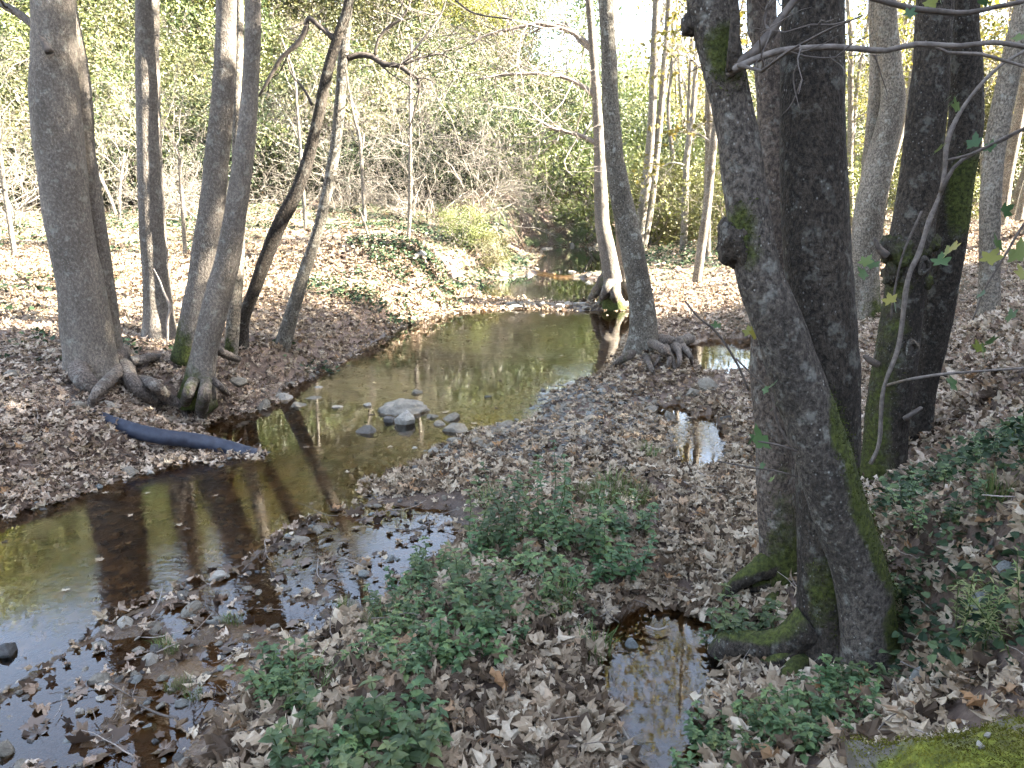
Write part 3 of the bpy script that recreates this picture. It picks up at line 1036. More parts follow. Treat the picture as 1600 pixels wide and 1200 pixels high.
mb = MB()
lump(mb, AY(1156, 376, yI - .04)[0], .095, (.95, .9, 1.15), 3, .45, 2.8, a=lambda V, d: np.clip(d @ np.array([.7, -.2, .6]), 0, 1) * .85)
link('burl', mb.mesh('burl', M['bark_dark'], 'moss', org=bI), tI)
mb = MB()
lump(mb, AY(1082, 38, yI - .04)[0], .042, (1, 1, 1.1), 5, .25, 2.4)
link('burl', mb.mesh('burl', M['bark_dark'], 'moss', org=bI), tI)
add_limb(tI, bI, path([(1146, 112, 26), (1147, 70, 20), (1149, 30, 17), (1147, 0, 15), (1140, -60, 12), (1130, -160, 8)], yI - .19), M['bark_dark'], seed=21, kids=4)
add_limb(tI, bI, path([(1138, 114, 20, .12), (1152, 102, 19), (1180, 80, 17), (1205, 50, 15), (1230, 15, 13), (1250, -10, 12), (1300, -80, 8)], yI - .2), M['twig_dark'], seed=22, kids=4)
add_limb(tI, bI, path([(1138, 116, 15, .14), (1150, 107, 14), (1175, 95, 13), (1215, 80, 11), (1260, 75, 10), (1300, 73, 10), (1340, 76, 10), (1385, 79, 9), (1430, 69, 9), (1500, 72, 9), (1550, 66, 8), (1600, 73, 8), (1680, 90, 6)], yI - .22), M['twig_mid'], seed=23)
add_limb(tI, bI, path([(1462, 72, 6), (1480, 82, 6), (1530, 84, 6), (1570, 95, 5), (1620, 110, 4)], yI - .22), M['twig_mid'], seed=24)
for i, rw in enumerate([[(1272, 975, 70), (1238, 1000, 54), (1195, 1010, 44), (1160, 1006, 42), (1132, 1014, 44), (1116, 1030, 30)],
                        [(1240, 1010, 40), (1215, 1035, 26), (1190, 1035, 18), (1175, 1030, 10)],
                        [(1262, 1030, 40), (1238, 1050, 30), (1222, 1070, 18)]]):
    root(tI, bI, rw, yI + .1, M['bark_dark'], 30 + i, lambda V, N, s: np.clip(N[:, 2] * 1.0, 0, 1), 14)
for i, rw in enumerate([[(1205, 880, 40), (1185, 890, 34), (1160, 905, 26), (1138, 925, 20), (1128, 940, 12)], [(1210, 905, 30), (1180, 915, 20), (1155, 922, 12)],
                        [(1215, 925, 34), (1205, 945, 24), (1195, 960, 12)]]):
    root(tI, bI, rw, yI + .75, M['bark_dark'], 36 + i, lambda V, N, s: np.clip(N[:, 2] * .9 + .25, 0, 1), 12)

# --- mossy twin with knot holes
bJ = G(1395, 745, .36)
yJ = bJ[1]
J1 = path([(1378, 748, 74), (1382, 700, 66), (1388, 640, 66), (1402, 550, 66), (1416, 450, 64), (1421, 400, 68), (1434, 300, 62), (1445, 200, 60), (1455, 100, 59), (1461, 0, 58)], yJ)
J2 = path([(1430, 745, 46, .25), (1434, 680, 42, .25), (1443, 600, 44, .25), (1464, 500, 48, .2), (1481, 400, 50, .15), (1493, 300, 51, .15), (1508, 200, 52, .15), (1510, 100, 48, .15), (1510, 0, 42, .15)], yJ)


def moss_J(V, N, s):
    return np.clip(.48 * np.clip(N @ np.array([-.8, -.4, 0]) + .25, 0, 1) * (1 - smooth(1.6, 2.2, s)) + .3 * np.exp(-s / .6), 0, 1)


def moss_J2(V, N, s):
    return np.clip(.95 * np.exp(-((s - 2.25) / .32) ** 2) * np.clip(N @ np.array([.2, -.9, 0]) + .3, 0, 1) + .5 * np.exp(-s / .7), 0, 1)


tJ = make_tree('plane_tree', 'mossy twin trunks with ringed knot holes, behind the massive crossing stems', bJ,
               [dict(pr=J1, top=10, flare=.12, segs=36, step=.05, moss=moss_J, amp=.12, tufts=5), dict(pr=J2, top=9.5, part='stem', segs=32, step=.05, moss=moss_J2, amp=.12, tufts=5)], M['bark_dark'], seed=12)


def knot(u, v, y, r, depth, k):
    """ring of healed bark round a dark hole"""
    c, s = AY(u, v, y)
    ang = np.arange(20) / 20 * 2 * math.pi
    mb = MB()
    prof = [(1.0, .0), (1.25, -.35), (1.7, .1), (2.1, .6)]
    R = r * s
    rows = []
    for q, dd in [(.25, 1.4), (.75, 1.0)] + prof:
        w = 1 + .12 * np.sin(3 * ang + k)
        rows.append(np.c_[c[0] + R * q * w * np.cos(ang) * .8, np.full(20, c[1] + dd * R), c[2] + R * q * w * np.sin(ang) * 1.25])
    V = np.vstack(rows)
    i = np.arange(len(rows) - 1)[:, None] * 20
    j = np.arange(20)[None]
    mb.add(V, [[0, x, x + 1] for x in range(1, 19)], np.stack([i + j, i + (j + 1) % 20, i + 20 + (j + 1) % 20, i + 20 + j], -1).reshape(-1, 4), 0.0)
    o = link('knot_hole', mb.mesh('knot_hole', M['bark_mid'], 'moss', org=bJ), tJ)
    d = MB()
    d.add(rows[1] - np.array([0, .002, 0]), [[0, x, x + 1] for x in range(1, 19)])
    link('hollow', d.mesh('hollow', M['twig_dark'], org=bJ), o)


knot(1427, 546, yJ - .17, 6.5, .02, 1)
knot(1446, 416, yJ - .17, 6, .02, 2)
for (u, v, r, sc, k) in [(1405, 395, .10, (1, .8, 1.1), 1), (1435, 392, .085, (1, .9, .8), 2), (1418, 440, .07, (1.2, .9, 1), 3), (1412, 545, .075, (1, .8, 1), 4), (1388, 382, .05, (1, .8, 1.2), 5), (1395, 425, .07, (.8, .9, 1.3), 6), (1440, 440, .06, (1, .9, 1.2), 7), (1452, 380, .06, (1, 1, .9), 8), (1400, 590, .06, (1, .9, 1.3), 9)]:
    mb = MB()
    lump(mb, AY(u, v, yJ - .06)[0], r, sc, k, .5, 3.0, a=.5)
    link('burl', mb.mesh('burl', M['bark_dark'], 'moss', org=bJ), tJ)
add_limb(tJ, bJ, path([(1385, 400, 16), (1375, 390, 12), (1368, 378, 8), (1366, 373, 4)], yJ - .12), M['twig_dark'], 'branch_stub', 8, .02, seed=12, moss=.4)
add_limb(tJ, bJ, path([(1372, 570, 12), (1358, 562, 10), (1350, 556, 7)], yJ - .1), M['twig_dark'], 'branch_stub', 8, .02, seed=13)
add_limb(tJ, bJ, path([(1412, 655, 9), (1428, 645, 9), (1440, 637, 7)], yJ - .16), M['twig_dark'], 'branch_stub', 8, .02, seed=14)
add_limb(tJ, bJ, path([(1360, 725, 7), (1374, 690, 7), (1380, 610, 7), (1404, 540, 8), (1418, 440, 8), (1436, 395, 8), (1452, 345, 8), (1470, 300, 7), (1476, 265, 7), (1482, 215, 9), (1510, 160, 7), (1560, 105, 6), (1610, 75, 5)], yJ - .32), M['twig_mid'], 'sucker', 8, .04, .3, seed=15)
add_limb(tJ, bJ, path([(1470, 300, 9), (1490, 262, 7), (1520, 240, 6), (1560, 222, 6), (1600, 202, 5), (1660, 175, 4)], yJ - .34), M['twig_dark'], 'sucker', 6, .06, seed=16)

# --- pale forked tree between them
bK = G(1352, 490, .6)
yK = bK[1]
make_tree('plane_tree', 'pale forked tree leaning between the massive dark tree and mossy twins', bK,
          [dict(pr=path([(1352, 490, 50), (1351, 430, 47), (1356, 350, 48), (1368, 280, 46), (1385, 210, 42), (1396, 155, 38), (1390, 90, 36), (1384, 0, 34)], yK), top=11, flare=.15, segs=20),
           dict(pr=path([(1345, 490, 30, .4), (1348, 380, 26, .4), (1360, 250, 24, .4), (1370, 120, 24, .4), (1368, 0, 22, .4)], yK), top=11, part='stem', segs=16)],
          M['bark_pale'], moss=moss_fn(.6, (1, -1, 0), .5, low=.5), seed=13)
bL = G(1555, 470, 1.15)
make_tree('plane_tree', 'pale slanting trunk beyond the mossy twins, at the leafy slope', bL,
          [dict(pr=path([(1545, 470, 34), (1546, 400, 32), (1548, 300, 32), (1556, 220, 33), (1572, 140, 34), (1590, 60, 34), (1606, -10, 32)], bL[1]), top=9, segs=18)],
          M['bark_pale'], moss=moss_fn(.4, (1, -1, 0), .3, low=.4), seed=14)

# ------------------------------------------------------------------ saplings
for k, (label, rows, z) in enumerate([
        ('pale sapling below the hillside thicket, between the dark bent tree and lichen-grey tree', [(477, 352, 6), (472, 270, 6), (465, 180, 5), (460, 120, 4), (440, 60, 3)], 1.25),
        ('pale forked sapling on the bank just beyond the lichen-grey tree', [(570, 345, 7), (567, 290, 6), (562, 215, 6), (556, 195, 5), (545, 140, 3), (540, 100, 3)], 1.4),
        ('straight white sapling in the sun behind the knoll', [(639, 362, 6), (641, 300, 7), (641, 220, 6), (641, 150, 5), (643, 60, 4)], 1.2),
        ('thin sapling in front of the dark hollow in the thicket', [(674, 310, 6), (676, 250, 5), (679, 190, 5), (678, 120, 4)], 1.75),
        ('sapling with a Y fork between the straight trunk and the leaning clump', [(289, 386, 7), (285, 320, 7), (281, 260, 6), (279, 240, 5), (262, 205, 4), (245, 175, 2)], 1.1),
        ('thin leaning sapling by the edge of the leafy flat', [(24, 404, 9), (14, 340, 8), (5, 280, 7), (0, 230, 6), (-10, 120, 4)], .95),
        ('pale young stem splitting low beside the stout twin tree', [(183, 342, 7), (172, 310, 6), (160, 285, 5), (150, 262, 4), (140, 240, 3)], 1.35),
        ('thin pale stem next to the low-splitting one', [(187, 342, 5), (187, 300, 5), (190, 270, 4), (195, 240, 3)], 1.38),
        ('short bare stick rising from the top of the knoll', [(575, 372, 4), (570, 350, 4), (560, 325, 3)], 1.25)]):
    b = G(rows[0][0], rows[0][1], z)
    t = thing('sapling', label, 'sapling', tuple(b), 'bare saplings')
    mb = MB()
    pr = sink(path(rows, b[1]), .3)
    c, r = tube(mb, pr, 7, step=.15, amp=.1, nscale=5, seed=k)
    link('stem', mb.mesh('sapling_stem', M['bark_pale'], 'moss', org=b), t)
    if k < 8:
        mb, tips, rng = MB(), [], np.random.default_rng(100 + k)
        for i in range(7):
            j = int(len(c) * (.4 + .58 * i / 7))
            az = i * 2.4 + k
            grow(mb, c[min(j, len(c) - 1)], (math.cos(az) * .7, math.sin(az) * .7, .7), rng.uniform(.6, 1.3), .012, 1, rng, tips, kids=(0, 4, 3))
        link('twigs', mb.mesh('sapling_twigs', M['twig_pale'], org=b), t)

# ------------------------------------------------------------------ slender trees of the far wood
SL = []
for k in range(4):
    rng = np.random.default_rng(200 + k)
    H = 9 + k
    t = thing('slender_tree', 'slender pale trunk in the far sunlit wood', 'tree', (0, 0, 0), 'slender trunks of the far wood')
    mb = MB()
    tr = wander(np.array([0, 0, -.4]), (rng.normal(0, .06), rng.normal(0, .06), 1), H, .11, .03, 9, rng, .05, .03)
    c, r = tube(mb, tr, 10, step=.4, amp=.08, seed=k)
    link('trunk', mb.mesh('slender_trunk', M['bark_pale'], 'moss'), t)
    mb, fol, tips = MB(), MB(), []
    for i in range(9):
        j = int(len(c) * (.35 + .64 * i / 9))
        az = i * 2.4 + k
        grow(mb, c[j], (math.cos(az) * .7, math.sin(az) * .7, .8), rng.uniform(1.0, 2.2), .03, 0, rng, tips, kids=(4, 4, 3), segs=(5, 4, 3, 3))
    cr = link('crown', mb.mesh('slender_twigs', M['twig_pale']), t)
    tips = np.array(tips)
    c2 = np.repeat(tips[rng.random(len(tips)) < .3], 2, 0)
    c2 = c2 + rng.normal(0, .15, c2.shape)
    leaves(fol, c2, rng.normal(0, 1, c2.shape) + np.array([0, 0, .8]), rng.uniform(.09, .16, len(c2)), rng.uniform(.08, .13, len(c2)), rng)
    link('foliage', fol.mesh('slender_foliage', M['crown'], 'rnd', False), cr)
    SL.append(t)
spots = [(1068, 24), (1090, 17), (1108, 21), (1128, 30), (1062, 35), (1330, 26), (1345, 34), (1338, 20), (1362, 40), (1375, 28), (1405, 36), (1412, 22), (1530, 22),
         (1548, 30), (1562, 18), (1575, 26), (1590, 34), (1602, 15), (1540, 40), (1585, 20), (1620, 24), (1640, 18), (1215, 30), (1330, 45), (1350, 50), (1550, 50), (1110, 45),
         (1080, 52), (1020, 44), (905, 42), (985, 55), (1400, 48), (1600, 45), (1525, 34), (1568, 42), (1326, 31), (1334, 38), (1341, 28), (1357, 33), (1366, 23), (1420, 30), (1408, 42), (1536, 26), (1556, 36), (1580, 30), (1594, 24), (1072, 29), (1098, 33), (1118, 39), (1058, 46), (1612, 30), (1598, 38)]
for i, (u, y) in enumerate(spots):
    rng = np.random.default_rng(300 + i)
    p, _ = AY(u, 380, y)
    loc = (p[0], y, gz(p[0], y))
    sc = rng.uniform(.8, 1.25)
    rz = rng.uniform(0, 6.28)
    if i < 4:
        o = SL[i]
        o.location = loc
        o.rotation_euler = (0, 0, rz)
        o.scale = (sc,) * 3
    else:
        copy_tree(SL[i % 4], loc, rz, sc, tilt=(rng.normal(0, .05), rng.normal(0, .05)))

# ------------------------------------------------------------------ shrubs and trees of the hillside
def shrub_variant(k, R, H, nclump, per, lsize, mat, seed, name, label, cat, group, wood=True, twigm='twig_pale', shell=.55):
    rng = np.random.default_rng(seed)
    t = thing(name, label, cat, (0, 0, 0), group)
    if wood:
        mb, tips = MB(), []
        for i in range(6):
            az = i * 1.05 + rng.random()
            grow(mb, (rng.normal(0, .1), rng.normal(0, .1), -.2), (math.cos(az) * .55, math.sin(az) * .55, 1), H * rng.uniform(.6, .95), .035, 0, rng, tips, kids=(5, 4, 3), segs=(5, 4, 3, 3))
        link('branches', mb.mesh(name + '_wood', M[twigm]), t)
    d = rng.normal(0, 1, (nclump, 3))
    d /= np.linalg.norm(d, axis=1)[:, None]
    rad = shell + (1 - shell) * rng.random(nclump)
    c = d * rad[:, None] * np.array([R, R, H * .52]) * (1 + .25 * fbm(d * 1.5 + seed, 2, seed))[:, None] + np.array([0, 0, H * .52])
    c[:, 2] = np.maximum(c[:, 2], .1)
    cr = rng.uniform(.55, 1.25, nclump) * R * .17
    P = np.repeat(c, per, 0) + rng.normal(0, 1, (nclump * per, 3)) * np.repeat(cr, per)[:, None] * np.array([1, 1, .7])
    nn = np.repeat(d, per, 0) * .5 + rng.normal(0, .7, P.shape) + np.array([0, 0, .6])
    rn = np.clip(np.repeat(rng.random(nclump), per) * .5 + rng.random(len(P)) * .5, 0, 1)
    fb = MB()
    leaves(fb, P, nn, rng.uniform(.7, 1.3, len(P)) * lsize, rng.uniform(.35, .7, len(P)) * lsize, rng, .2, rn)
    link('foliage', fb.mesh(name + '_foliage', M[mat], 'rnd', False), t)
    return t


def bare_variant(seed, H, name, label, group, mat='twig_pale', n=9):
    rng = np.random.default_rng(seed)
    t = thing(name, label, 'shrub', (0, 0, 0), group)
    mb, tips = MB(), []
    for i in range(n):
        az = i * 2.4 + rng.random()
        tl = rng.uniform(.3, 1.0)
        grow(mb, (rng.normal(0, .15), rng.normal(0, .15), -.15), (math.cos(az) * tl, math.sin(az) * tl, 1), H * rng.uniform(.6, 1.05), .02, 0, rng, tips, kids=(6, 5, 3), wob=.28, up=-.05, segs=(5, 4, 3, 3))
    link('branches', mb.mesh(name + '_wood', M[mat]), t)
    return t


EV = [shrub_variant(k, 1.5 + .2 * k, 2.6 + .3 * k, 80, 62, .125, 'shrub', 400 + k, 'evergreen_shrub', 'leafy evergreen shrub in the thicket on the sunlit hillside', 'shrub', 'evergreen shrubs of the hillside thicket') for k in range(4)]
TR = [shrub_variant(k, 2.6 + .3 * k, 6.5 + .6 * k, 140, 80, .15, 'crown' if k % 2 else 'shrub', 450 + k, 'hillside_tree', 'leafy olive-gold tree standing on the hillside above the thicket', 'tree', 'trees on the hillside') for k in range(3)]
BA = [bare_variant(480 + k, 2.2 + .3 * k, 'bare_shrub', 'bare tangled twiggy shrub in the hillside thicket', 'bare shrubs of the hillside thicket') for k in range(4)]


def place_all(protos, pts, lo, hi, seed, dz=-.15, tall=1.0):
    rng = np.random.default_rng(seed)
    z, _ = ground(np.array(pts))
    for i, (x, y) in enumerate(pts):
        sc = rng.uniform(lo, hi)
        sv = (sc, sc, sc * tall * rng.uniform(.85, 1.15))
        loc = (x, y, z[i] + dz)
        rz = rng.uniform(0, 6.28)
        if i < len(protos):
            o = protos[i]
            o.location, o.rotation_euler, o.scale = loc, (0, 0, rz), sv
        else:
            copy_tree(protos[i % len(protos)], loc, rz, sv)


# a line along the foot of the hill, then rows up it
FOOT = np.array([(-27, 17.5), (-21, 20.4), (-16, 23.6), (-12, 25.6), (-8.5, 27.6), (-5, 30), (-2, 30.5), (1, 31), (4, 32.5), (8, 34.5)])


def rows_up(offs, step, seed, x0=-99, x1=99, jit=.5):
    rng = np.random.default_rng(seed)
    cum = np.r_[0, np.cumsum(np.linalg.norm(np.diff(FOOT, axis=0), axis=1))]
    out = []
    for o in offs:
        s = rng.random() * step
        while s < cum[-1]:
            x = np.interp(s, cum, FOOT[:, 0]) - o * .35 + rng.normal(0, jit)
            y = np.interp(s, cum, FOOT[:, 1]) + o * .93 + rng.normal(0, jit)
            if x0 < x < x1:
                out.append((x, y))
            s += step * rng.uniform(.8, 1.2)
    return out


ev = rows_up([.2, 1.8, 3.6, 5.6, 7.8, 10], 2.1, 1)
place_all(EV, ev, .8, 1.3, 2)
place_all(BA, rows_up([1.2, 3.4], 2.4, 3) + [(-9.2, 22.5), (-10.6, 23.6), (-15, 21), (-13, 20.3), (-5.4, 26.5), (-3.4, 27), (-17, 22), (-1, 28), (-8, 26.8), (.6, 29)], .8, 1.35, 4)
DK = [shrub_variant(k, 1.5, 2.0, 80, 70, .11, 'shrub_dark', 430 + k, 'dark_shrub', 'evergreen shrub with leaf colour darkened as shade in the thicket hollow', 'shrub', 'shade-coloured shrubs at the foot of the hillside', twigm='twig_dark') for k in range(2)]  # darker leaf colour stands in for the shade beneath the thicket
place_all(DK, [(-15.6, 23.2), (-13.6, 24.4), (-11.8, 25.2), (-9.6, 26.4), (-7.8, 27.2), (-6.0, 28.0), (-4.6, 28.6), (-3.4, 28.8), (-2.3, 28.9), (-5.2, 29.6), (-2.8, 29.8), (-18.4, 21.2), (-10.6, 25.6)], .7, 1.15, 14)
BT = [bare_variant(490 + k, 4.2 + .4 * k, 'bare_tree', 'bare pale many-twigged small tree arching in front of the hillside thicket', 'bare small trees before the thicket', n=6) for k in range(3)]
place_all(BT, [(-10.4, 24.6), (-7.6, 26.4), (-5.6, 27.0), (-3.8, 27.7), (-2.6, 27.2), (-1.5, 28.0), (-.4, 27.5), (-14.8, 22.6), (-4.4, 29), (-6.9, 29.2)], .75, 1.25, 15)
tp = [p for p in rows_up([10, 13.5, 17.5, 22], 4.0, 5, x1=3.5)]
place_all(TR, tp, .85, 1.3, 6, -.3)
rt = np.random.default_rng(9)
place_all([shrub_variant(7, 1.6, 2.4, 70, 70, .11, 'shrub_yellow', 407, 'valley_shrub', 'bright leafy shrub under the slender trunks of the far wood', 'shrub', 'shrubs under the far wood')],
          [(5.5, 27), (7.5, 30), (9.5, 26), (12, 31), (14.5, 27), (17, 33), (20, 28), (7, 37), (11, 38), (16, 40), (21, 38), (26, 36), (25, 29), (4, 36), (2, 38), (9, 45), (15, 48), (22, 47), (30, 44), (18, 23), (22, 22), (6.6, 22.5), (4.8, 27), (3.0, 30)],
          .8, 1.5, 8, -.2)
wt = [(6 + 4.2 * i + rt.uniform(-1, 1), 56 + rt.uniform(-3, 4)) for i in range(11)] + [(22 + 3 * i, 42 - i * 2) for i in range(6)]
place_all([shrub_variant(8, 2.6, 7.0, 130, 75, .17, 'shrub_yellow', 457, 'woodland_tree', 'pale leafy tree closing the far end of the sunlit wood', 'tree', 'trees closing the far wood')], wt, .95, 1.4, 11, -.3)

# the yellow-green shrub and low greenery by the upper pool
for (u, v, z, sc, lab) in [(722, 408, .45, .55, 'yellow-green bush at the bend of the stream behind the knoll'), (765, 366, 1.1, .5, 'yellow-green bush on the slope above the stream bend'),
                           (715, 352, 1.2, .45, 'small yellow-green bush at the top of the knoll')]:
    p = G(u, v, z)
    rng = np.random.default_rng(int(u))
    t = shrub_variant(9, 1.3, 1.9, 60, 70, .085, 'shrub_yellow', 500 + int(u), 'bush', lab, 'bush', 'yellow-green bushes by the stream')
    t.location = (p[0], p[1], gz(p[0], p[1]) - .05)
    t.scale = (sc,) * 3

# unseen trees placed behind the viewer and sized to shade the near ground
SH = [shrub_variant(k, 3.2, 10.0, 150, 46, .32, 'shrub', 470 + k, 'shade_tree', 'dense unseen evergreen tree placed behind the viewpoint to shade the near ground', 'tree', 'unseen trees placed for shade') for k in range(2)]
cnt = 0
for x, tall, low in [(15, 19.5, 13.2), (20.5, 23.0, 16.5), (27, 27, 20.2)]:
    for y in (-14, -10.4, -6.8, -3.4, -.4, 2.2, 6.9, 8.9):
        yy = y - (x - 20) * .123 + (rt.uniform(-.5, .5) if y < 2 else 0)
        z0 = gz(x, yy)
        top = low if y > 5 else tall
        sx = .62 if y > 5 else .95
        o = SH[cnt] if cnt < 2 else copy_tree(SH[cnt % 2], (0, 0, 0), 0, 1)
        o.location, o.rotation_euler, o.scale = (x, yy, z0 - .3), (0, 0, cnt * 1.9), (sx, sx, (top - z0) / 10.0)
        cnt += 1

# ------------------------------------------------------------------ blue pipe
pr = []
for u, v, z, w in [(100, 632, .40, 24), (150, 652, .31, 24), (200, 670, .24, 25), (250, 682, .18, 25), (300, 688, .12, 25), (345, 697, .06, 25), (385, 708, .0, 24), (418, 717, -.06, 24), (450, 724, -.13, 24)]:
    p = G(u, v, z)
    pr.append(np.r_[p, w / 2 * p[1] / FPX * 1.02])
mb = MB()
c = curve(np.array(pr), .012)
c[:, 3] *= 1 + .018 * np.sign(np.sin(np.arange(len(c)) * .9))
tube(mb, c, 20, amp=.03, nscale=4, seed=2)
tag(link('drain_pipe', mb.mesh('drain_pipe', M['pipe'])), 'blue-black flexible drain pipe running from the roots into the stream', 'pipe')

# ------------------------------------------------------------------ stones
def rock_mesh(name, seed, amp=.35, res=11, flat=.35, mat='stone'):
    mb = MB()
    rng = np.random.default_rng(seed)
    mb2 = MB()
    lump(mb2, (0, 0, 0), 1.0, (1, 1, 1), seed, amp, 1.6, res=res)
    V = mb2.V[0].copy()
    for _ in range(15):                                  # broken faces
        n = rng.normal(0, 1, 3)
        n /= np.linalg.norm(n)
        d = rng.uniform(.45, .8)
        k = V @ n - d
        V -= np.clip(k, 0, None)[:, None] * n * .97
    mb.add(V, None, mb2.Q[0], 0)
    return mb.mesh(name, M[mat], smooth_=False)


ROCK = {m_: [rock_mesh('stone_' + m_, 600 + 17 * i + len(m_), .35, 11, mat=m_) for i in range(4)] for m_ in ('stone', 'stone_pale', 'stone_dark', 'slate')}


def stone(u, v, w, h, mat, label, k=0, name='stone', dz=.25, group=None, cat='stone', z=None, tilt=0.0, deep=1.0):
    z0 = 0.0
    for _ in range(3):
        p = G(u, v + h * .35, z0)
        z0 = max(gz(p[0], p[1]), -.02) if z is None else z
    s = p[1] / FPX * 1.03
    o = link(name, ROCK[mat][k % 4], None, (p[0], p[1], z0 + h * s * .5 * dz))
    o.scale = (w * s * .58, w * s * .5 * deep, h * s * .75)
    o.rotation_euler = (tilt, tilt * .6, (k * 1.3 + u) % .7 - .35)
    return tag(o, label, cat, group)


mbk = MB()
lump(mbk, (0, 0, 0), 1.0, (1, 1, 1), 77, .3, 2.6, res=34)
me = mbk.mesh('boulder', M['boulder'])
p = G(628, 645, 0.0)
o = link('boulder', me, None, (p[0], p[1] + .1, -.02))
o.scale = (.26, .19, .125)
tag(o, 'rounded pitted grey boulder, largest stone in the stream', 'boulder')
for i, a_ in enumerate([
        (632, 653, 40, 30, 'stone_pale', 'angular pale rock leaning on the rounded boulder'), (608, 655, 22, 18, 'stone_dark', 'dark wedge of rock under the angular pale rock'),
        (574, 672, 34, 16, 'stone_dark', 'flat dark rock alone in the water below the boulder'), (652, 612, 24, 11, 'stone', 'flat grey stone just behind the rounded boulder'),
        (705, 652, 32, 15, 'stone', 'grey-topped stone at the gravel tip beside the boulder'), (711, 668, 36, 22, 'stone', 'rounded brown-grey stone at the gravel tip'),
        (690, 662, 22, 12, 'stone', 'small low stone wedged between the gravel tip stones'), (676, 650, 26, 12, 'stone', 'low stone between the boulder and the gravel tip'),
        (575, 632, 20, 9, 'stone_pale', 'small pale stone just upstream of the boulder'), (527, 636, 22, 9, 'stone_pale', 'white stone breaking the water midway to the leafy bank'),
        (442, 620, 30, 12, 'stone_pale', 'pale flat stone in the row along the leafy bank, closest to the pool'), (467, 632, 34, 12, 'stone', 'grey flat stone in the row by the leafy bank'),
        (412, 630, 24, 20, 'stone', 'upright grey stone where the bank meets the row of stones'), (490, 622, 26, 8, 'stone', 'outer grey stone at the end of the row'),
        (497, 606, 20, 6, 'stone_pale', 'low white stone just off the leafy shore'), (374, 624, 40, 16, 'stone', 'leaf-strewn grey stone below the leaning clump'),
        (678, 704, 24, 16, 'stone_pale', 'pale stone at the edge of the orange shallows'), (692, 712, 20, 12, 'stone', 'grey stone beside the orange shallows'),
        (571, 751, 24, 10, 'stone_pale', 'pale flat stone lying in the riffle'), (648, 700, 12, 8, 'stone_pale', 'small white pebble in the orange shallows'),
        (790, 664, 34, 14, 'stone', 'grey stone on the gravel edge of the pool'), (762, 620, 14, 7, 'stone_dark', 'dark pebble showing in the middle of the pool'),
        (893, 600, 26, 9, 'stone_pale', 'white pebbly stone at the pool edge below the speckled trunk'), (1046, 648, 26, 26, 'stone', 'upright rounded grey stone beside the side channel'),
        (1015, 640, 34, 12, 'stone', 'long grey stone at the head of the side channel'), (947, 757, 34, 18, 'stone', 'grey block half sunk in the gravel by the tall weeds'),
        (1110, 604, 36, 20, 'stone', 'grey stone below the far side puddle'), (1085, 615, 30, 16, 'stone', 'rounded stone between puddle and side channel'),
        (12, 1012, 50, 34, 'stone_dark', 'dark wet boulder at the edge of the wet mud'), (155, 1058, 34, 24, 'stone', 'grey rounded stone on the line between stream and mud'),
        (235, 1028, 28, 20, 'stone_pale', 'mossy pale stone upright on the mud'), (158, 1070, 22, 10, 'stone_pale', 'bright white pebble under the grey rounded stone'),
        (160, 1088, 26, 14, 'stone_pale', 'pale stone just below the bright pebble'), (125, 1110, 18, 24, 'stone_pale', 'white upturned stone standing in the wet mud'),
        (213, 1053, 18, 12, 'stone', 'small grey pebble beside the mossy pale stone'), (342, 896, 36, 16, 'stone_pale', 'flat pale stone on the near shore at the sky reflection'),
        (300, 948, 40, 24, 'stone', 'half-buried brown stone on the near shore'), (335, 968, 28, 12, 'slate', 'thin grey-green flake on the near shore'),
        (195, 970, 26, 18, 'stone_pale', 'pale stone at the corner of the dark water'), (470, 842, 40, 14, 'stone', 'flat grey stone on the leaf-strewn spit'),
        (450, 920, 14, 10, 'stone', 'small grey pebble in the mud'), (510, 852, 18, 10, 'slate', 'bluish pebble near the end of the spit'),
        (990, 1006, 26, 26, 'slate', 'pointed grey-green stone standing in the dark puddle'), (10, 1165, 36, 40, 'stone', 'brown stone at the lower corner of the mud'),
        (1437, 1015, 34, 50, 'slate', 'upright grey-green slab at the foot of the massive tree'), (1522, 1020, 46, 40, 'slate', 'tilted grey-green slab below the feathery weed'),
        (1550, 1052, 40, 30, 'slate', 'lower grey-green slab below the feathery weed'), (1540, 1104, 50, 34, 'stone', 'rough grey stone behind the mossy block'),
        (1485, 1000, 22, 34, 'slate', 'thin upright slab sunk in the bank'),
        (175, 690, 24, 14, 'stone_pale', 'pale stone in the leaves below the pipe'), (205, 735, 26, 14, 'stone', 'blue-grey stone at the shore below the pipe'),
        (235, 738, 16, 12, 'stone_pale', 'white pebble at the shore below the pipe'), (125, 705, 40, 12, 'stone', 'flat stone among pinkish leaves'), (32, 678, 20, 16, 'stone', 'grey stone in the leaves by the roots')]):
    stone(*a_, k=i)
rng = np.random.default_rng(33)
for i in range(46):                                          # the stony riffle between the pools
    u = rng.uniform(640, 1000)
    v = rng.choice([rng.uniform(474, 483), rng.uniform(424, 432)])
    stone(u, v, rng.uniform(10, 24), rng.uniform(4, 8), ['stone', 'stone_pale', 'stone_pale'][i % 3], 'cobble in the stony riffle between the pools', i, 'cobble', group='cobbles of the riffle', cat='cobble')
for i in range(18):
    u, v = rng.uniform(770, 960), rng.choice([rng.uniform(384, 390), rng.uniform(422, 430)])
    stone(u, v, rng.uniform(8, 18), rng.uniform(5, 8), ['stone', 'stone'][i % 2], 'sunlit cobble around the far upper pool', i + 3, 'cobble', group='sunlit cobbles of the upper pool', cat='cobble')

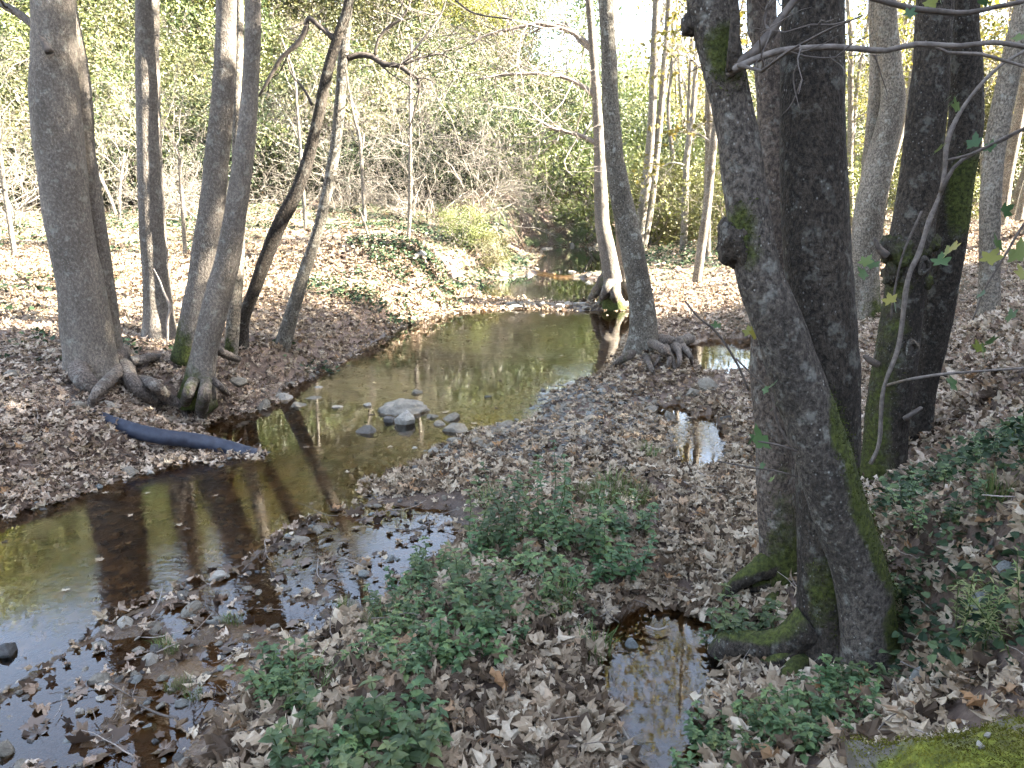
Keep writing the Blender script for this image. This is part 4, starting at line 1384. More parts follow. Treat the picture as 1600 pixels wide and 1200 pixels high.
# ------------------------------------------------------------------ mossy block
def mossy_block():
    x0, x1, y0, y1, zt = .70, 2.3, .75, 1.38, 1.285
    nx, ny = 150, 66
    X, Y = np.meshgrid(np.linspace(0, 1, nx), np.linspace(0, 1, ny))
    px = x0 + (x1 - x0) * X + .05 * (1 - Y) - .02 * fbm(np.c_[Y.ravel() * 6, Y.ravel() * 0, Y.ravel() * 0 + 3], 3, 4).reshape(X.shape) * (1 - X)
    py = y0 + (y1 - y0) * Y + (.08 * X) * Y + .03 * fbm(np.c_[X.ravel() * 9, X.ravel() * 0, X.ravel() * 0], 3, 3).reshape(X.shape) * Y
    ed = np.minimum(np.minimum(X * (x1 - x0), (1 - X) * (x1 - x0)), np.minimum(Y, 1 - Y) * (y1 - y0))
    P3 = np.c_[px.ravel(), py.ravel(), np.zeros(px.size)]
    z = zt - .11 * (1 - smooth(0, .16, ed)) ** 1.6 + (.034 * fbm(P3 * 6, 3, 8) + .020 * np.abs(fbm(P3 * 22, 3, 9))).reshape(X.shape)
    mb = MB()
    V = np.c_[px.ravel(), py.ravel(), z.ravel()]
    i = np.arange(ny - 1)[:, None] * nx + np.arange(nx - 1)[None]
    mb.add(V, None, np.stack([i, i + 1, i + nx + 1, i + nx], -1).reshape(-1, 4))
    loop = np.r_[np.arange(nx), nx * np.arange(1, ny) + nx - 1, (ny - 1) * nx + np.arange(nx - 2, -1, -1), nx * np.arange(ny - 2, 0, -1)]
    rows = [V[loop]]
    c = V[loop].mean(0)
    for k in range(1, 9):
        q = V[loop].copy()
        q[:, 2] = zt - .11 - k * .15
        off = .07 * fbm(np.c_[q[:, :2] * 5, np.full(len(q), k * 1.7)], 3, 6)
        q[:, :2] += (c[:2] - q[:, :2]) * (.01 + off[:, None])
        rows.append(q)
    R = np.vstack(rows)
    n = len(loop)
    i = np.arange(8)[:, None] * n
    j = np.arange(n)[None]
    mb.add(R, None, np.stack([i + j, i + n + j, i + n + (j + 1) % n, i + (j + 1) % n], -1).reshape(-1, 4))
    b = thing('stone_block', 'weathered stone block topped with yellow-green moss at the corner of the view', 'stone block')
    link('block', mb.mesh('stone_block', M['mossy']), b)
    rng = np.random.default_rng(4)
    mm, mt = MB(), M['moss']
    m3 = V.copy()
    keep = fbm(m3 * np.array([6, 6, 0]) + 3, 3, 31) > -.3 + .12 * rng.normal(0, 1, len(m3))
    m3 = m3[keep]
    P = np.repeat(m3, 9, 0) + rng.normal(0, 1, (len(m3) * 9, 3)) * np.array([.006, .006, .003])
    nn = rng.normal(0, .7, P.shape)
    nn[:, 2] *= .3
    leaves(mm, P + np.array([0, 0, .005]), nn, rng.uniform(.004, .009, len(P)), rng.uniform(.0015, .003, len(P)), rng, .2, np.clip(.5 + .45 * fbm(P * np.array([9, 9, 0]), 3, 55) + rng.normal(0, .18, len(P)), 0, 1))
    tag(link('moss', mm.mesh('moss_tufts', mt, 'rnd', False), b), kind='stuff')
    return V


M['moss'] = leaf_material('moss_tuft', [(0, (.025, .02, .006)), (.35, (.06, .062, .008)), (.7, (.12, .135, .016)), (1, (.2, .205, .03))], .2, .8, .15, 'attr', vein=False)
TOPV = mossy_block()
rng = np.random.default_rng(12)
for i in range(34):
    q = TOPV[rng.integers(len(TOPV))]
    o = link('pebble', ROCK['stone_pale'][i % 4], None, (q[0], q[1], q[2] + .006))
    s = rng.uniform(.003, .008)
    o.scale = (s * 1.3, s, s)
    o.rotation_euler = rng.uniform(0, 6, 3)
    tag(o, 'tiny white pebble lying on the mossy block', 'pebble', 'white pebbles on the mossy block')

# ------------------------------------------------------------------ fallen leaves
def plane_leaf(name, seed, mat, curl=.35, size=1.0):
    """five-lobed plane leaf about one unit across"""
    rng = np.random.default_rng(seed)
    tips = [(-125, .62), (-58, .86), (0, 1.0), (58, .86), (125, .62)]
    out = []
    for i, (a, r) in enumerate(tips):
        r *= rng.uniform(.88, 1.08)
        a += rng.normal(0, 4)
        if i:
            pa = (tips[i - 1][0] + a) / 2
            out.append((pa, rng.uniform(.40, .52)))
        out += [(a - 17, r * .72), (a - 8, r * .78), (a, r), (a + 8, r * .78), (a + 17, r * .72)] if i == 2 else [(a - 16, r * .74), (a, r), (a + 16, r * .74)]
    out += [(165, .28), (180, .13), (195, .28)]
    th = np.radians([o[0] for o in out]) + math.pi / 2
    rr = np.array([o[1] for o in out]) * .55
    x, y = rr * np.cos(th), rr * np.sin(th)
    n = len(out)
    inner = np.c_[x * .5, y * .5]
    P = np.vstack([[[0, 0]], inner[::2], np.c_[x, y]])
    ax = rng.uniform(0, math.pi)
    u = P @ np.array([math.cos(ax), math.sin(ax)])
    w = P @ np.array([-math.sin(ax), math.cos(ax)])
    z = curl * rng.uniform(.5, 1.6) * u ** 2 - curl * rng.uniform(-.4, .8) * w ** 2 + rng.normal(0, .05 * (curl > .3), len(P)) + rng.normal(0, .09 * (curl > .3), len(P)) * (np.linalg.norm(P, axis=1) > .3)
    V = np.c_[P, z] * size
    m = len(inner[::2])
    T = [[0, 1 + i, 1 + (i + 1) % m] for i in range(m)]
    for i in range(n):
        a_, b_ = 1 + m + i, 1 + m + (i + 1) % n
        k = 1 + (i // 2) % m
        k2 = 1 + ((i + 1) // 2) % m
        T.append([a_, b_, k2])
        if k != k2:
            T.append([a_, k2, k])
    # stalk
    s0 = len(V)
    V = np.vstack([V, [[-.008, -.04, V[0, 2]], [.008, -.04, V[0, 2]], [.03, -.42, V[0, 2] + .08 * curl * 3]]])
    T.append([s0, s0 + 2, s0 + 1])
    mb = MB()
    mb.add(V, T)
    return mb.mesh(name, mat, smooth_=False)


def leaf_collection(name, mat, n, curl):
    c = bpy.data.collections.new(name)
    for i in range(n):
        c.objects.link(bpy.data.objects.new('%s_%02d' % (name, i), plane_leaf(name, 700 + i, mat, curl * (.5 + i / n))))
    return c


def simple_collection(name, meshes):
    c = bpy.data.collections.new(name)
    for i, me in enumerate(meshes):
        c.objects.link(bpy.data.objects.new('%s_%02d' % (name, i), me))
    return c


def scatter(name, pts, eul, scl, coll, label, cat, kind='stuff'):
    n = len(pts)
    me = bpy.data.meshes.new(name)
    me.vertices.add(n)
    me.vertices.foreach_set('co', np.asarray(pts, np.float32).ravel())
    a = me.attributes.new('eul', 'FLOAT_VECTOR', 'POINT')
    a.data.foreach_set('vector', np.asarray(eul, np.float32).ravel())
    a = me.attributes.new('scl', 'FLOAT_VECTOR', 'POINT')
    s = np.asarray(scl, np.float32)
    s = np.repeat(s[:, None], 3, 1) if s.ndim == 1 else s
    a.data.foreach_set('vector', s.ravel())
    k = len(coll.objects)
    a = me.attributes.new('idx', 'INT', 'POINT')
    a.data.foreach_set('value', np.random.default_rng(n).integers(0, k, n).astype(np.int32))
    o = link(name, me)
    ng = bpy.data.node_groups.new(name, 'GeometryNodeTree')
    ng.interface.new_socket('Geometry', in_out='INPUT', socket_type='NodeSocketGeometry')
    ng.interface.new_socket('Geometry', in_out='OUTPUT', socket_type='NodeSocketGeometry')
    gi, go = ng.nodes.new('NodeGroupInput'), ng.nodes.new('NodeGroupOutput')
    ip = ng.nodes.new('GeometryNodeInstanceOnPoints')
    ci = ng.nodes.new('GeometryNodeCollectionInfo')
    ci.inputs['Collection'].default_value = coll
    ci.inputs['Separate Children'].default_value = True
    ci.inputs['Reset Children'].default_value = True
    er = ng.nodes.new('FunctionNodeEulerToRotation')

    def at(nm, typ):
        x = ng.nodes.new('GeometryNodeInputNamedAttribute')
        x.data_type = typ
        x.inputs[0].default_value = nm
        return x.outputs[0]
    L = ng.links.new
    L(gi.outputs[0], ip.inputs['Points'])
    L(ci.outputs[0], ip.inputs['Instance'])
    ip.inputs['Pick Instance'].default_value = True
    L(at('idx', 'INT'), ip.inputs['Instance Index'])
    L(at('eul', 'FLOAT_VECTOR'), er.inputs[0])
    L(er.outputs[0], ip.inputs['Rotation'])
    L(at('scl', 'FLOAT_VECTOR'), ip.inputs['Scale'])
    L(ip.outputs[0], go.inputs[0])
    md = o.modifiers.new('scatter', 'NODES')
    md.node_group = ng
    return tag(o, label, cat, kind=kind)


def frustum_points(y0, y1, dens, rng, side=.72, extra=1.0):
    n = int(dens * side * (y1 * y1 - y0 * y0 + 2 * extra * (y1 - y0) / side))
    y = np.sqrt(rng.uniform(y0 * y0, y1 * y1, n))
    x = rng.uniform(-1, 1, n) * (side * y + extra)
    return np.c_[x, y]


def slope_tilt(p, z):
    e = .06
    zx, _ = ground(p + np.array([e, 0]))
    zy, _ = ground(p + np.array([0, e]))
    return np.clip((zx - z) / e, -1, 1), np.clip((zy - z) / e, -1, 1)


def build_litter():
    rng = np.random.default_rng(21)
    P = np.vstack([frustum_points(2.0, 8, 800, rng), frustum_points(8, 17, 400, rng), frustum_points(17, 36, 80, rng)])
    z, wet = ground(P)
    sd = signed(P, STREAM)
    p3 = np.c_[P, np.zeros(len(P))]
    n1 = fbm(p3 / 1.4, 3, 71)
    n2 = fbm(p3 / .35, 2, 73)
    lev = np.zeros(len(P))
    # how likely a leaf lies here
    k = np.clip(.95 + .35 * n1 + .3 * n2, .3, 1)
    gravel = smooth(1.3, .4, np.hypot((P[:, 0] - .35) / 1.1, (P[:, 1] - 7.3) / 1.5))
    k *= 1 - .8 * gravel
    mud = signed(P, MUD) < .05
    k *= np.where(mud, .24, 1)
    under = z < -.004
    fl = np.array([False] * len(P))
    for pg, lv, dep, w in POOLS:
        ins = signed(P, pg) < -.05
        under |= ins & (z < lv)
        lev = np.where(ins, lv, lev)
    k *= np.where(P[:, 1] > 20, .6, 1) * (1 - .8 * smooth(1.6, .6, np.hypot((P[:, 0] - 1.0) / 1.6, (P[:, 1] - 19) / 4.5)))
    shore = under & ((np.abs(sd) < .10) | ((sd > 0) & (z > -.016))) & (lev == 0)
    z = np.where(shore, .004, z)
    under &= ~shore
    k = np.where(shore, k * .55, k)
    keep = (rng.random(len(P)) < k) & ~under
    dry = P[keep]
    zd = z[keep]
    wd = wet[keep]
    tx, ty = slope_tilt(dry, zd)
    n = len(dry)
    far = smooth(10, 26, dry[:, 1])
    sc = (.05 + .095 * rng.random(n) ** 1.5) * (1 + .35 * smooth(5.5, 2.5, dry[:, 1]) * smooth(1.8, 1.0, dry[:, 0])) * np.where(mud[keep], .78, 1) * (1 - .2 * smooth(5, 7, dry[:, 1]) * smooth(14, 11, dry[:, 1])) * (1 + .45 * far) * np.where(rng.random(n) < .25, 1.15, 1)
    e = np.c_[np.arctan(ty) + rng.normal(0, .34, n), -np.arctan(tx) + rng.normal(0, .34, n), rng.uniform(0, 6.28, n)]
    flip = rng.random(n) < .35
    e[flip, 0] += math.pi
    pts = np.c_[dry, zd + .006 + rng.random(n) * .04 * (1 - wd)]
    moist = (wd > .45) & (pts[:, 2] < .05) & mud[keep] & (rng.random(n) < .6)
    pink = ~moist & (dry[:, 0] < -1.5) & (dry[:, 1] < 9) & (rng.random(n) < .75) | (~moist & (dry[:, 0] > 2.2) & (rng.random(n) < .6))
    plain_ = ~moist & ~pink
    ok, u, v, dep = in_view(pts, -10)
    size = np.where(ok & plain_, sc / np.maximum(dep, .3), 0)
    top = np.argsort(-size)[:300]
    C = leaf_collection('dry_leaf_shape', M['litter'], 10, .9)
    CW = leaf_collection('wet_leaf_shape', M['litter_wet'], 6, .25)
    CP = leaf_collection('russet_leaf_shape', M['litter_pink'], 8, .9)
    objs = list(C.objects)
    for j, i in enumerate(top):
        o = link('fallen_leaf', objs[j % len(objs)].data, None, pts[i] + np.array([0, 0, .008]))
        o.rotation_euler = e[i]
        o.scale = (sc[i],) * 3
        tag(o, 'dry brown plane leaf on top of the litter along the lower edge of the view', 'leaf', 'largest fallen leaves of the near litter')
    rest = plain_.copy()
    rest[top] = False
    scatter('leaf_litter', pts[rest], e[rest], sc[rest], C, 'mass of dry brown plane leaves covering banks and bars', 'leaf litter')
    scatter('russet_litter', pts[pink], e[pink], sc[pink], CP, 'pinkish russet leaves covering the banks under the trees', 'leaf litter')
    w_in = (rng.random(len(P)) < .30 * k / np.maximum(k.max(), .1) * np.where(sd < -.9, .45, 1)) & under & (P[:, 1] < 24)
    pw, zw = P[w_in], z[w_in]
    m = len(pw)
    ew = np.c_[rng.normal(0, .1, m), rng.normal(0, .1, m), rng.uniform(0, 6.28, m)]
    allp = np.vstack([np.c_[pw, zw + .008], pts[moist] + np.array([0, 0, .002])])
    alle = np.vstack([ew, e[moist] * np.array([.5, .5, 1])])
    alls = np.r_[rng.uniform(.08, .16, m), sc[moist]]
    scatter('sodden_leaves', allp, alle, alls, CW, 'dark sodden leaves on the mud and stream bed', 'leaf litter')
    # a few leaves afloat
    f = np.where((sd < -.12) & (P[:, 1] < 15) & (P[:, 1] > 4))[0]
    f = rng.choice(f, 46, replace=False)
    for j, i in enumerate(f):
        o = link('floating_leaf', objs[j % len(objs)].data, None, (P[i, 0], P[i, 1], .004))
        o.scale = (rng.uniform(.05, .10),) * 2 + (.03,)
        o.rotation_euler = (0, 0, rng.uniform(0, 6.28))
        tag(o, 'pale fallen leaf afloat on the stream', 'leaf', 'leaves afloat on the stream')
    # crumbs of broken leaf, and twigs
    cr = []
    for i in range(4):
        q = np.random.default_rng(760 + i)
        a = np.sort(q.uniform(0, 6.28, 6))
        m_ = MB()
        m_.add(np.vstack([[0, 0, .1], np.c_[np.cos(a), np.sin(a), q.normal(0, .25, 6)] * q.uniform(.4, 1, 6)[:, None]]), [[0, 1 + j, 1 + (j + 1) % 6] for j in range(6)])
        cr.append(m_.mesh('leaf_crumb', M['litter'], smooth_=False))
    C0 = np.vstack([frustum_points(2.0, 7, 420, rng), frustum_points(7, 12, 130, rng)])
    zc, wc = ground(C0)
    ok = (zc > .0) & (rng.random(len(C0)) < .8)
    C0, zc = C0[ok], zc[ok]
    m = len(C0)
    scatter('leaf_crumbs', np.c_[C0, zc + .012 + .03 * rng.random(m)], np.c_[rng.normal(0, .5, m), rng.normal(0, .5, m), rng.uniform(0, 6.28, m)], rng.uniform(.008, .028, m),
            simple_collection('crumb_shape', cr), 'broken crumbs of dry leaf among the litter', 'leaf litter')
    tw = []
    for i in range(4):
        q = np.random.default_rng(770 + i)
        m_ = MB()
        tube(m_, wander(np.array([-.5, 0, 0]), (1, 0, 0), 1.0, .012, .005, 5, q, .16), 5)
        if i % 2:
            tube(m_, wander(np.array([0, 0, 0]), (.7, .7, .1), .35, .008, .004, 3, q, .15), 4)
        tw.append(m_.mesh('twig_piece', M['twig_mid' if i % 2 else 'twig']))
    T0 = np.vstack([frustum_points(2.0, 8, 26, rng), frustum_points(8, 16, 9, rng)])
    zt_, _w = ground(T0)
    ok = zt_ > -.01
    T0, zt_ = T0[ok], zt_[ok]
    m = len(T0)
    scatter('twig_litter', np.c_[T0, zt_ + .03], np.c_[rng.normal(0, .1, m), rng.normal(0, .12, m), rng.uniform(0, 6.28, m)], rng.uniform(.08, .34, m),
            simple_collection('twig_shape', tw), 'thin broken twigs strewn over the leaf litter', 'twig litter')
    # gravel
    Q = np.vstack([frustum_points(2.2, 9.5, 480, rng, extra=.3), frustum_points(9.5, 20, 60, rng)])
    zq, wq = ground(Q)
    sq = signed(Q, STREAM)
    g = smooth(1.5, .3, np.hypot((Q[:, 0] - .35) / 1.2, (Q[:, 1] - 7.2) / 1.7)) * 1.0 + np.where((sq > -.2) & (sq < .3), .05, 0) + np.where((sq < 0), .03, 0) + .13 * (wq > .5) * (sq > 0)
    g *= np.where(Q[:, 1] > 9.5, .8, 1)
    kq = rng.random(len(Q)) < g
    Q, zq = Q[kq], zq[kq]
    m = len(Q)
    s = rng.gamma(3.0, .006, m) + .006
    s3 = np.c_[s * 1.3, s, s * .65]
    scatter('gravel', np.c_[Q, zq + .004], np.c_[rng.normal(0, .3, m), rng.normal(0, .3, m), rng.uniform(0, 6.28, m)], s3,
            simple_collection('gravel_shape', ROCK['stone'][:3] + ROCK['stone_dark'][:2] + ROCK['slate'][:1]), 'grey gravel and small stones of the stream bar and margins', 'gravel')


build_litter()

# ------------------------------------------------------------------ plants
def ovate(mb, base, d, n, L, W, rng, rnd, droop=.3, k=4):
    """one pointed oval leaf with a fold, base to tip along d"""
    d = d / np.linalg.norm(d)
    s = np.cross(d, n)
    s /= np.linalg.norm(s) + 1e-9
    up = np.cross(s, d)
    prof = [(0, .0), (.22, .8), (.5, 1.0), (.78, .55), (1, 0)]
    V = []
    for t, w in prof:
        c = base + d * L * t - up * droop * L * t * t
        V += [c + s * W * .5 * w + up * W * .16 * w, c, c - s * W * .5 * w + up * W * .16 * w]
    T = []
    for i in range(4):
        a, b = i * 3, i * 3 + 3
        for o in (0, 1):
            T += [[a + o, b + o, b + o + 1], [a + o, b + o + 1, a + o + 1]]
    mb.add(np.array(V), T, None, rnd)


def nettle_variant(seed, H, nst, rad, L0, name, label, group, nodes=6):
    rng = np.random.default_rng(seed)
    t = thing(name, label, 'plant', (0, 0, 0), group)
    st, lf = MB(), MB()
    for i in range(nst):
        a, r = rng.uniform(0, 6.28), rad * math.sqrt(rng.random())
        h = H * rng.uniform(.55, 1.1)
        b = wander(np.array([r * math.cos(a), r * math.sin(a), -.03]), (math.cos(a) * .25, math.sin(a) * .25, 1), h, .0035, .0015, 5, rng, .12, .05)
        tube(st, b, 4, cap=False)
        tone = rng.random() * .5
        for j in range(nodes):
            f = (.25 + .75 * (j + 1) / nodes) * 5
            q = min(int(f), 4)
            c = b[q, :3] + (b[q + 1, :3] - b[q, :3]) * (f - q)
            ph = (j % 2) * 1.57 + rng.normal(0, .3) + a
            for s in (0, math.pi):
                L = L0 * (1.15 - .45 * (j / nodes)) * rng.uniform(.75, 1.2)
                d = np.array([math.cos(ph + s), math.sin(ph + s), rng.uniform(-.1, .5)])
                ovate(lf, c, d, np.array([0, 0, 1.0]) + rng.normal(0, .2, 3), L, L * .62, rng, np.clip(tone + rng.random() * .5, 0, 1))
        for s in range(3):
            d = np.array([math.cos(a + s * 2.1), math.sin(a + s * 2.1), .5])
            ovate(lf, b[-1, :3], d, np.array([0, 0, 1.0]), L0 * .5, L0 * .3, rng, np.clip(tone + .4, 0, 1))
    link('stems', st.mesh(name + '_stems', M['grass'], 'rnd'), t)
    link('foliage', lf.mesh(name + '_foliage', M['green_leaf'], 'rnd', False), t)
    return t


NL = 'leafy green herb clump in the '
PATCH = {
    'nettle patch at the middle of the near bar': [(790, 870), (840, 880), (760, 905), (900, 900), (870, 850), (960, 870), (935, 840), (820, 840), (760, 860), (985, 830), (905, 930), (700, 900), (840, 920)],
    'green strip along the wet mud': [(640, 925), (670, 905), (715, 885), (600, 1000), (650, 985), (690, 965), (740, 960), (780, 970), (620, 1030), (670, 1030), (720, 1010), (760, 1000), (820, 970), (860, 950), (580, 1035), (700, 1045), (640, 1055), (900, 965), (790, 1010), (740, 1040), (665, 1000), (610, 975)],
    'patch nearest the lower edge': [(530, 1160), (560, 1185), (600, 1170), (640, 1150), (610, 1190), (570, 1150), (520, 1195), (650, 1185), (500, 1175)],
    'small tuft between mud and dry leaves': [(430, 1075), (460, 1090), (440, 1100), (480, 1080), (455, 1065)],
    'bed under the massive tree': [(1105, 1110), (1150, 1115), (1200, 1118), (1240, 1118), (1280, 1112), (1330, 1095), (1120, 1125), (1160, 1120), (1210, 1130), (1260, 1130), (1310, 1110), (1340, 1090), (1100, 1145), (1150, 1160), (1200, 1170), (1250, 1165), (1300, 1150), (1330, 1130), (1180, 1125), (1350, 1075), (1240, 1180), (1290, 1180), (1150, 1185), (1090, 1170), (1330, 1180)],
    'dark tangle on the bank beside the massive tree': [(1420, 830), (1450, 800), (1480, 850), (1440, 880), (1500, 800), (1530, 840), (1560, 880), (1480, 900), (1430, 930), (1520, 920), (1580, 820), (1590, 900), (1460, 760), (1415, 780)],
    'little patch by the mossy roots': [(1150, 955), (1168, 962), (1138, 962)],
}
NV = [nettle_variant(800 + k, .12 + .035 * k, 9, .12, .040 + .004 * k, 'herb_clump', '', '') for k in range(5)]
first = list(NV)
cnt = 0
for lab, sp_ in PATCH.items():
    pl = [G(u, v, .18 if u < 1100 else .2 if v > 950 else .5)[:2] for u, v in sp_]
    z, _ = ground(np.array(pl))
    for i, ((x, y), zz) in enumerate(zip(pl, z)):
        rng = np.random.default_rng(900 + cnt)
        sc = rng.uniform(.75, 1.15) * (.85 if 'mud' in lab else .7 if 'massive' in lab else 1)
        rz = rng.uniform(0, 6.28)
        loc = (x, y, max(zz, .0))
        if cnt < len(NV):
            o = NV[cnt]
            o.location, o.rotation_euler, o.scale = loc, (0, 0, rz), (sc,) * 3
        else:
            o = copy_tree(NV[cnt % len(NV)], loc, rz, sc)
        tag(o, NL + lab, 'plant', 'herb clumps, ' + lab)
        cnt += 1
# taller nettles standing over the patch
for i, (u, v, h, lab) in enumerate([(850, 850, .6, 'tall nettle standing highest over the near green patch'), (800, 835, .5, 'nettle leaning towards the stream over the near green patch'),
                                    (905, 865, .46, 'nettle at the side of the tall one, over the near green patch'), (745, 855, .38, 'nettle with drooping top at the streamward end of the patch'),
                                    (975, 880, .36, 'bushy nettle at the gravel end of the near green patch')]):
    p = G(u, v, .17)
    t = nettle_variant(950 + i, h, 7, .10, .055, 'nettle', lab, 'tall nettles', 10)
    t.location = (p[0], p[1], gz(p[0], p[1]))


def tuft(seed, n, h, name='grass_tuft', mat='grass', w=.006):
    rng = np.random.default_rng(seed)
    mb = MB()
    for i in range(n):
        a, r = rng.uniform(0, 6.28), .09 * math.sqrt(rng.random())
        b = np.array([r * math.cos(a), r * math.sin(a), -.01])
        a2 = a + rng.normal(0, .6)
        lean = rng.uniform(.1, .9)
        hh = h * rng.uniform(.5, 1.2)
        d = np.array([math.cos(a2), math.sin(a2), 0])
        s = np.array([-d[1], d[0], 0]) * w * .5
        c = [b, b + d * lean * hh * .25 + np.array([0, 0, hh * .5]), b + d * lean * hh * .8 + np.array([0, 0, hh * .8])]
        mb.add([c[0] - s, c[0] + s, c[1] + s * .8, c[1] - s * .8, c[2]], [[3, 2, 4]], [[0, 1, 2, 3]], rng.random())
    return mb.mesh(name, M[mat], 'rnd', False)


GT = [tuft(970 + i, 70, .13 + .03 * i) for i in range(3)]
for i, (u, v) in enumerate([(915, 806), (950, 806), (895, 790), (985, 806), (1005, 800), (975, 785), (905, 800), (940, 795), (970, 800), (925, 785), (990, 790), (955, 778), (1000, 700), (1015, 715), (640, 945), (660, 960), (265, 1050), (285, 1045), (300, 1060), (250, 985), (265, 995),
                            (350, 945), (365, 950), (535, 930), (1000, 720), (600, 1010), (870, 960), (930, 1010), (1590, 760), (1560, 800), (1580, 690), (480, 1110), (760, 790)]):
    p = G(u, v, .1 if u < 1400 else .9)
    o = link('grass_tuft', GT[i % 3], None, (p[0], p[1], max(gz(p[0], p[1]), 0)))
    o.scale = ((.8 + .1 * (i % 4)) * (.45 if 14 <= i < 25 else 1),) * 3
    o.rotation_euler = (0, 0, i * 1.1)
    tag(o, 'small tuft of grass growing through the litter and mud', 'grass tuft', 'grass tufts on the near ground')

# ivy over the slope and the knoll
rng = np.random.default_rng(61)
mbv = MB()
V = [(0, 0, 0), (-.42, .18, .06), (-.3, .62, .02), (0, 1.0, -.1), (.3, .62, .02), (.42, .18, .06)]
mbv.add(V, [[0, 2, 1], [0, 3, 2], [0, 4, 3], [0, 5, 4]])
IVY = simple_collection('ivy_shape', [mbv.mesh('ivy_leaf', M['ivy'], smooth_=False)])


def ivy(name, label, zones, dens, s0, s1, lift=.05, seed=5):
    rng = np.random.default_rng(seed)
    out = []
    for (u, v, z, rx, ry) in zones:
        c = G(u, v, z)
        n = int(dens * rx * ry * 3.1)
        a, r = rng.uniform(0, 6.28, n), np.sqrt(rng.random(n))
        q = np.c_[c[0] + rx * r * np.cos(a), c[1] + ry * r * np.sin(a)]
        out.append(q)
    q = np.vstack(out)
    nz = fbm(np.c_[q / .35, np.zeros(len(q))], 3, 91)
    q = q[nz + .25 * rng.normal(0, 1, len(q)) > -.05]
    z, _ = ground(q)
    n = len(q)
    scatter(name, np.c_[q, z + .01 + lift * rng.random(n) ** 1.5], np.c_[rng.normal(0, .5, n), rng.normal(0, .5, n), rng.uniform(0, 6.28, n)], rng.uniform(s0, s1, n), IVY, label, 'ground cover')


ivy('slope_ivy', 'ivy and small-leaved creepers covering the bank beside the massive tree',
    [(1480, 830, .55, .45, .45), (1570, 760, .95, .45, .35), (1440, 900, .4, .25, .3), (1560, 900, .75, .4, .35), (1500, 760, .6, .35, .4), (1400, 1000, .3, .12, .2), (1590, 970, .75, .25, .3), (1440, 800, .45, .25, .3), (1430, 850, .4, .2, .35), (1500, 880, .55, .3, .35)], 1500, .024, .05, .2, 6)
ivy('knoll_ivy', 'dark ivy hanging over the steep end of the knoll',
    [(620, 395, 1.0, 1.0, .8), (680, 420, .6, .6, .9), (560, 440, .7, 1.0, .9), (650, 450, .4, .9, .6), (580, 355, 1.25, 1.2, .7)], 800, .04, .075, .14, 7)
ivy('flat_greenery', 'low green weeds on the leafy flat among the trunks',
    [(60, 430, .9, 1.2, 1.6), (250, 400, .85, 1.5, 1.0), (100, 540, .65, .7, .7), (40, 480, .75, .6, .6), (330, 400, .8, .8, .8), (390, 330, 1.5, 3.0, 1.6), (440, 330, 1.4, 2, 2), (100, 350, 1.3, 3.2, 2.2), (220, 335, 1.4, 3.0, 2.0), (320, 350, 1.3, 2.6, 1.8), (20, 375, 1.1, 2, 1.6), (230, 560, .45, .35, .3), (480, 545, .3, .4, .3), (80, 645, .4, .35, .2)], 130, .05, .09, .05, 8)
ivy('stream_greenery', 'sunlit low greenery along the upper stream banks',
    [(715, 385, .9, .9, 1.6), (740, 350, 1.3, 1.6, 2), (690, 330, 1.6, 2.5, 2), (1080, 390, .5, 2.5, 3), (620, 320, 1.7, 3, 1.5)], 190, .05, .085, .2, 9)

# trailing shoots with broad plane leaves in front of the trunks
PL = [plane_leaf('plane_leaf', 990 + i, M['plane_green'], .25) for i in range(4)]


def shoot(label, rows, y, leafs, mat='twig_dark', seed=0):
    pr = path(rows, y)
    t = thing('plane_shoot', label, 'shoot', tuple(pr[0, :3]), 'leafy shoots in front of the trunks')
    mb = MB()
    tube(mb, pr, 6, step=.04, amp=.1, nscale=12, seed=seed)
    link('twig', mb.mesh('shoot_twig', M[mat], org=pr[0, :3]), t)
    rng = np.random.default_rng(seed)
    for i, (u, v, w) in enumerate(leafs):
        c, k = AY(u, v, y - .03 + rng.normal(0, .05))
        o = link('leaf', PL[i % 4], t, c - pr[0, :3])
        o.scale = (w * k * 1.05,) * 3
        o.rotation_euler = (rng.uniform(.5, 1.2), rng.normal(0, .5), rng.uniform(-2.2, 2.2))


shoot('bare thin shoot with few leaves arching left of the massive stems', [(1170, 610, 4), (1150, 565, 4), (1120, 520, 4), (1090, 495, 3), (1070, 470, 3)], 3.2, [(1180, 525, 34), (1170, 520, 26), (1120, 510, 22)], seed=1)
shoot('low shoot with green leaves crossing the rear stem', [(1240, 705, 4), (1215, 660, 4), (1205, 615, 4), (1180, 590, 3), (1150, 560, 3)], 3.0, [(1203, 605, 30), (1208, 638, 26), (1195, 610, 20)], seed=2)
shoot('shoot with one broad green leaf below the rear stem', [(1245, 705, 4), (1215, 695, 4), (1185, 690, 3)], 2.9, [(1190, 692, 56), (1172, 690, 34)], seed=3)
shoot('thin twig hanging with small leaves beside the side channel', [(1245, 745, 3), (1210, 735, 3), (1170, 730, 3), (1120, 720, 2)], 3.0, [(1190, 728, 18), (1205, 750, 18)], seed=4)
shoot('leafy shoot with yellowing leaves crossing the mossy twins', [(1480, 250, 5), (1520, 240, 5), (1560, 220, 5), (1610, 195, 4)], 4.2, [(1522, 225, 34), (1465, 235, 30), (1545, 232, 26), (1495, 168, 32), (1487, 160, 28), (1480, 155, 20)], seed=5)
shoot('upper twig with green leaves reaching in over the trunks', [(1355, -5, 9), (1420, 12, 10), (1470, 18, 10), (1510, 20, 9), (1560, 10, 9), (1610, 0, 8)], 2.9, [(1460, 5, 40), (1420, 22, 26), (1540, 4, 30), (1470, 2, 30)], seed=6)
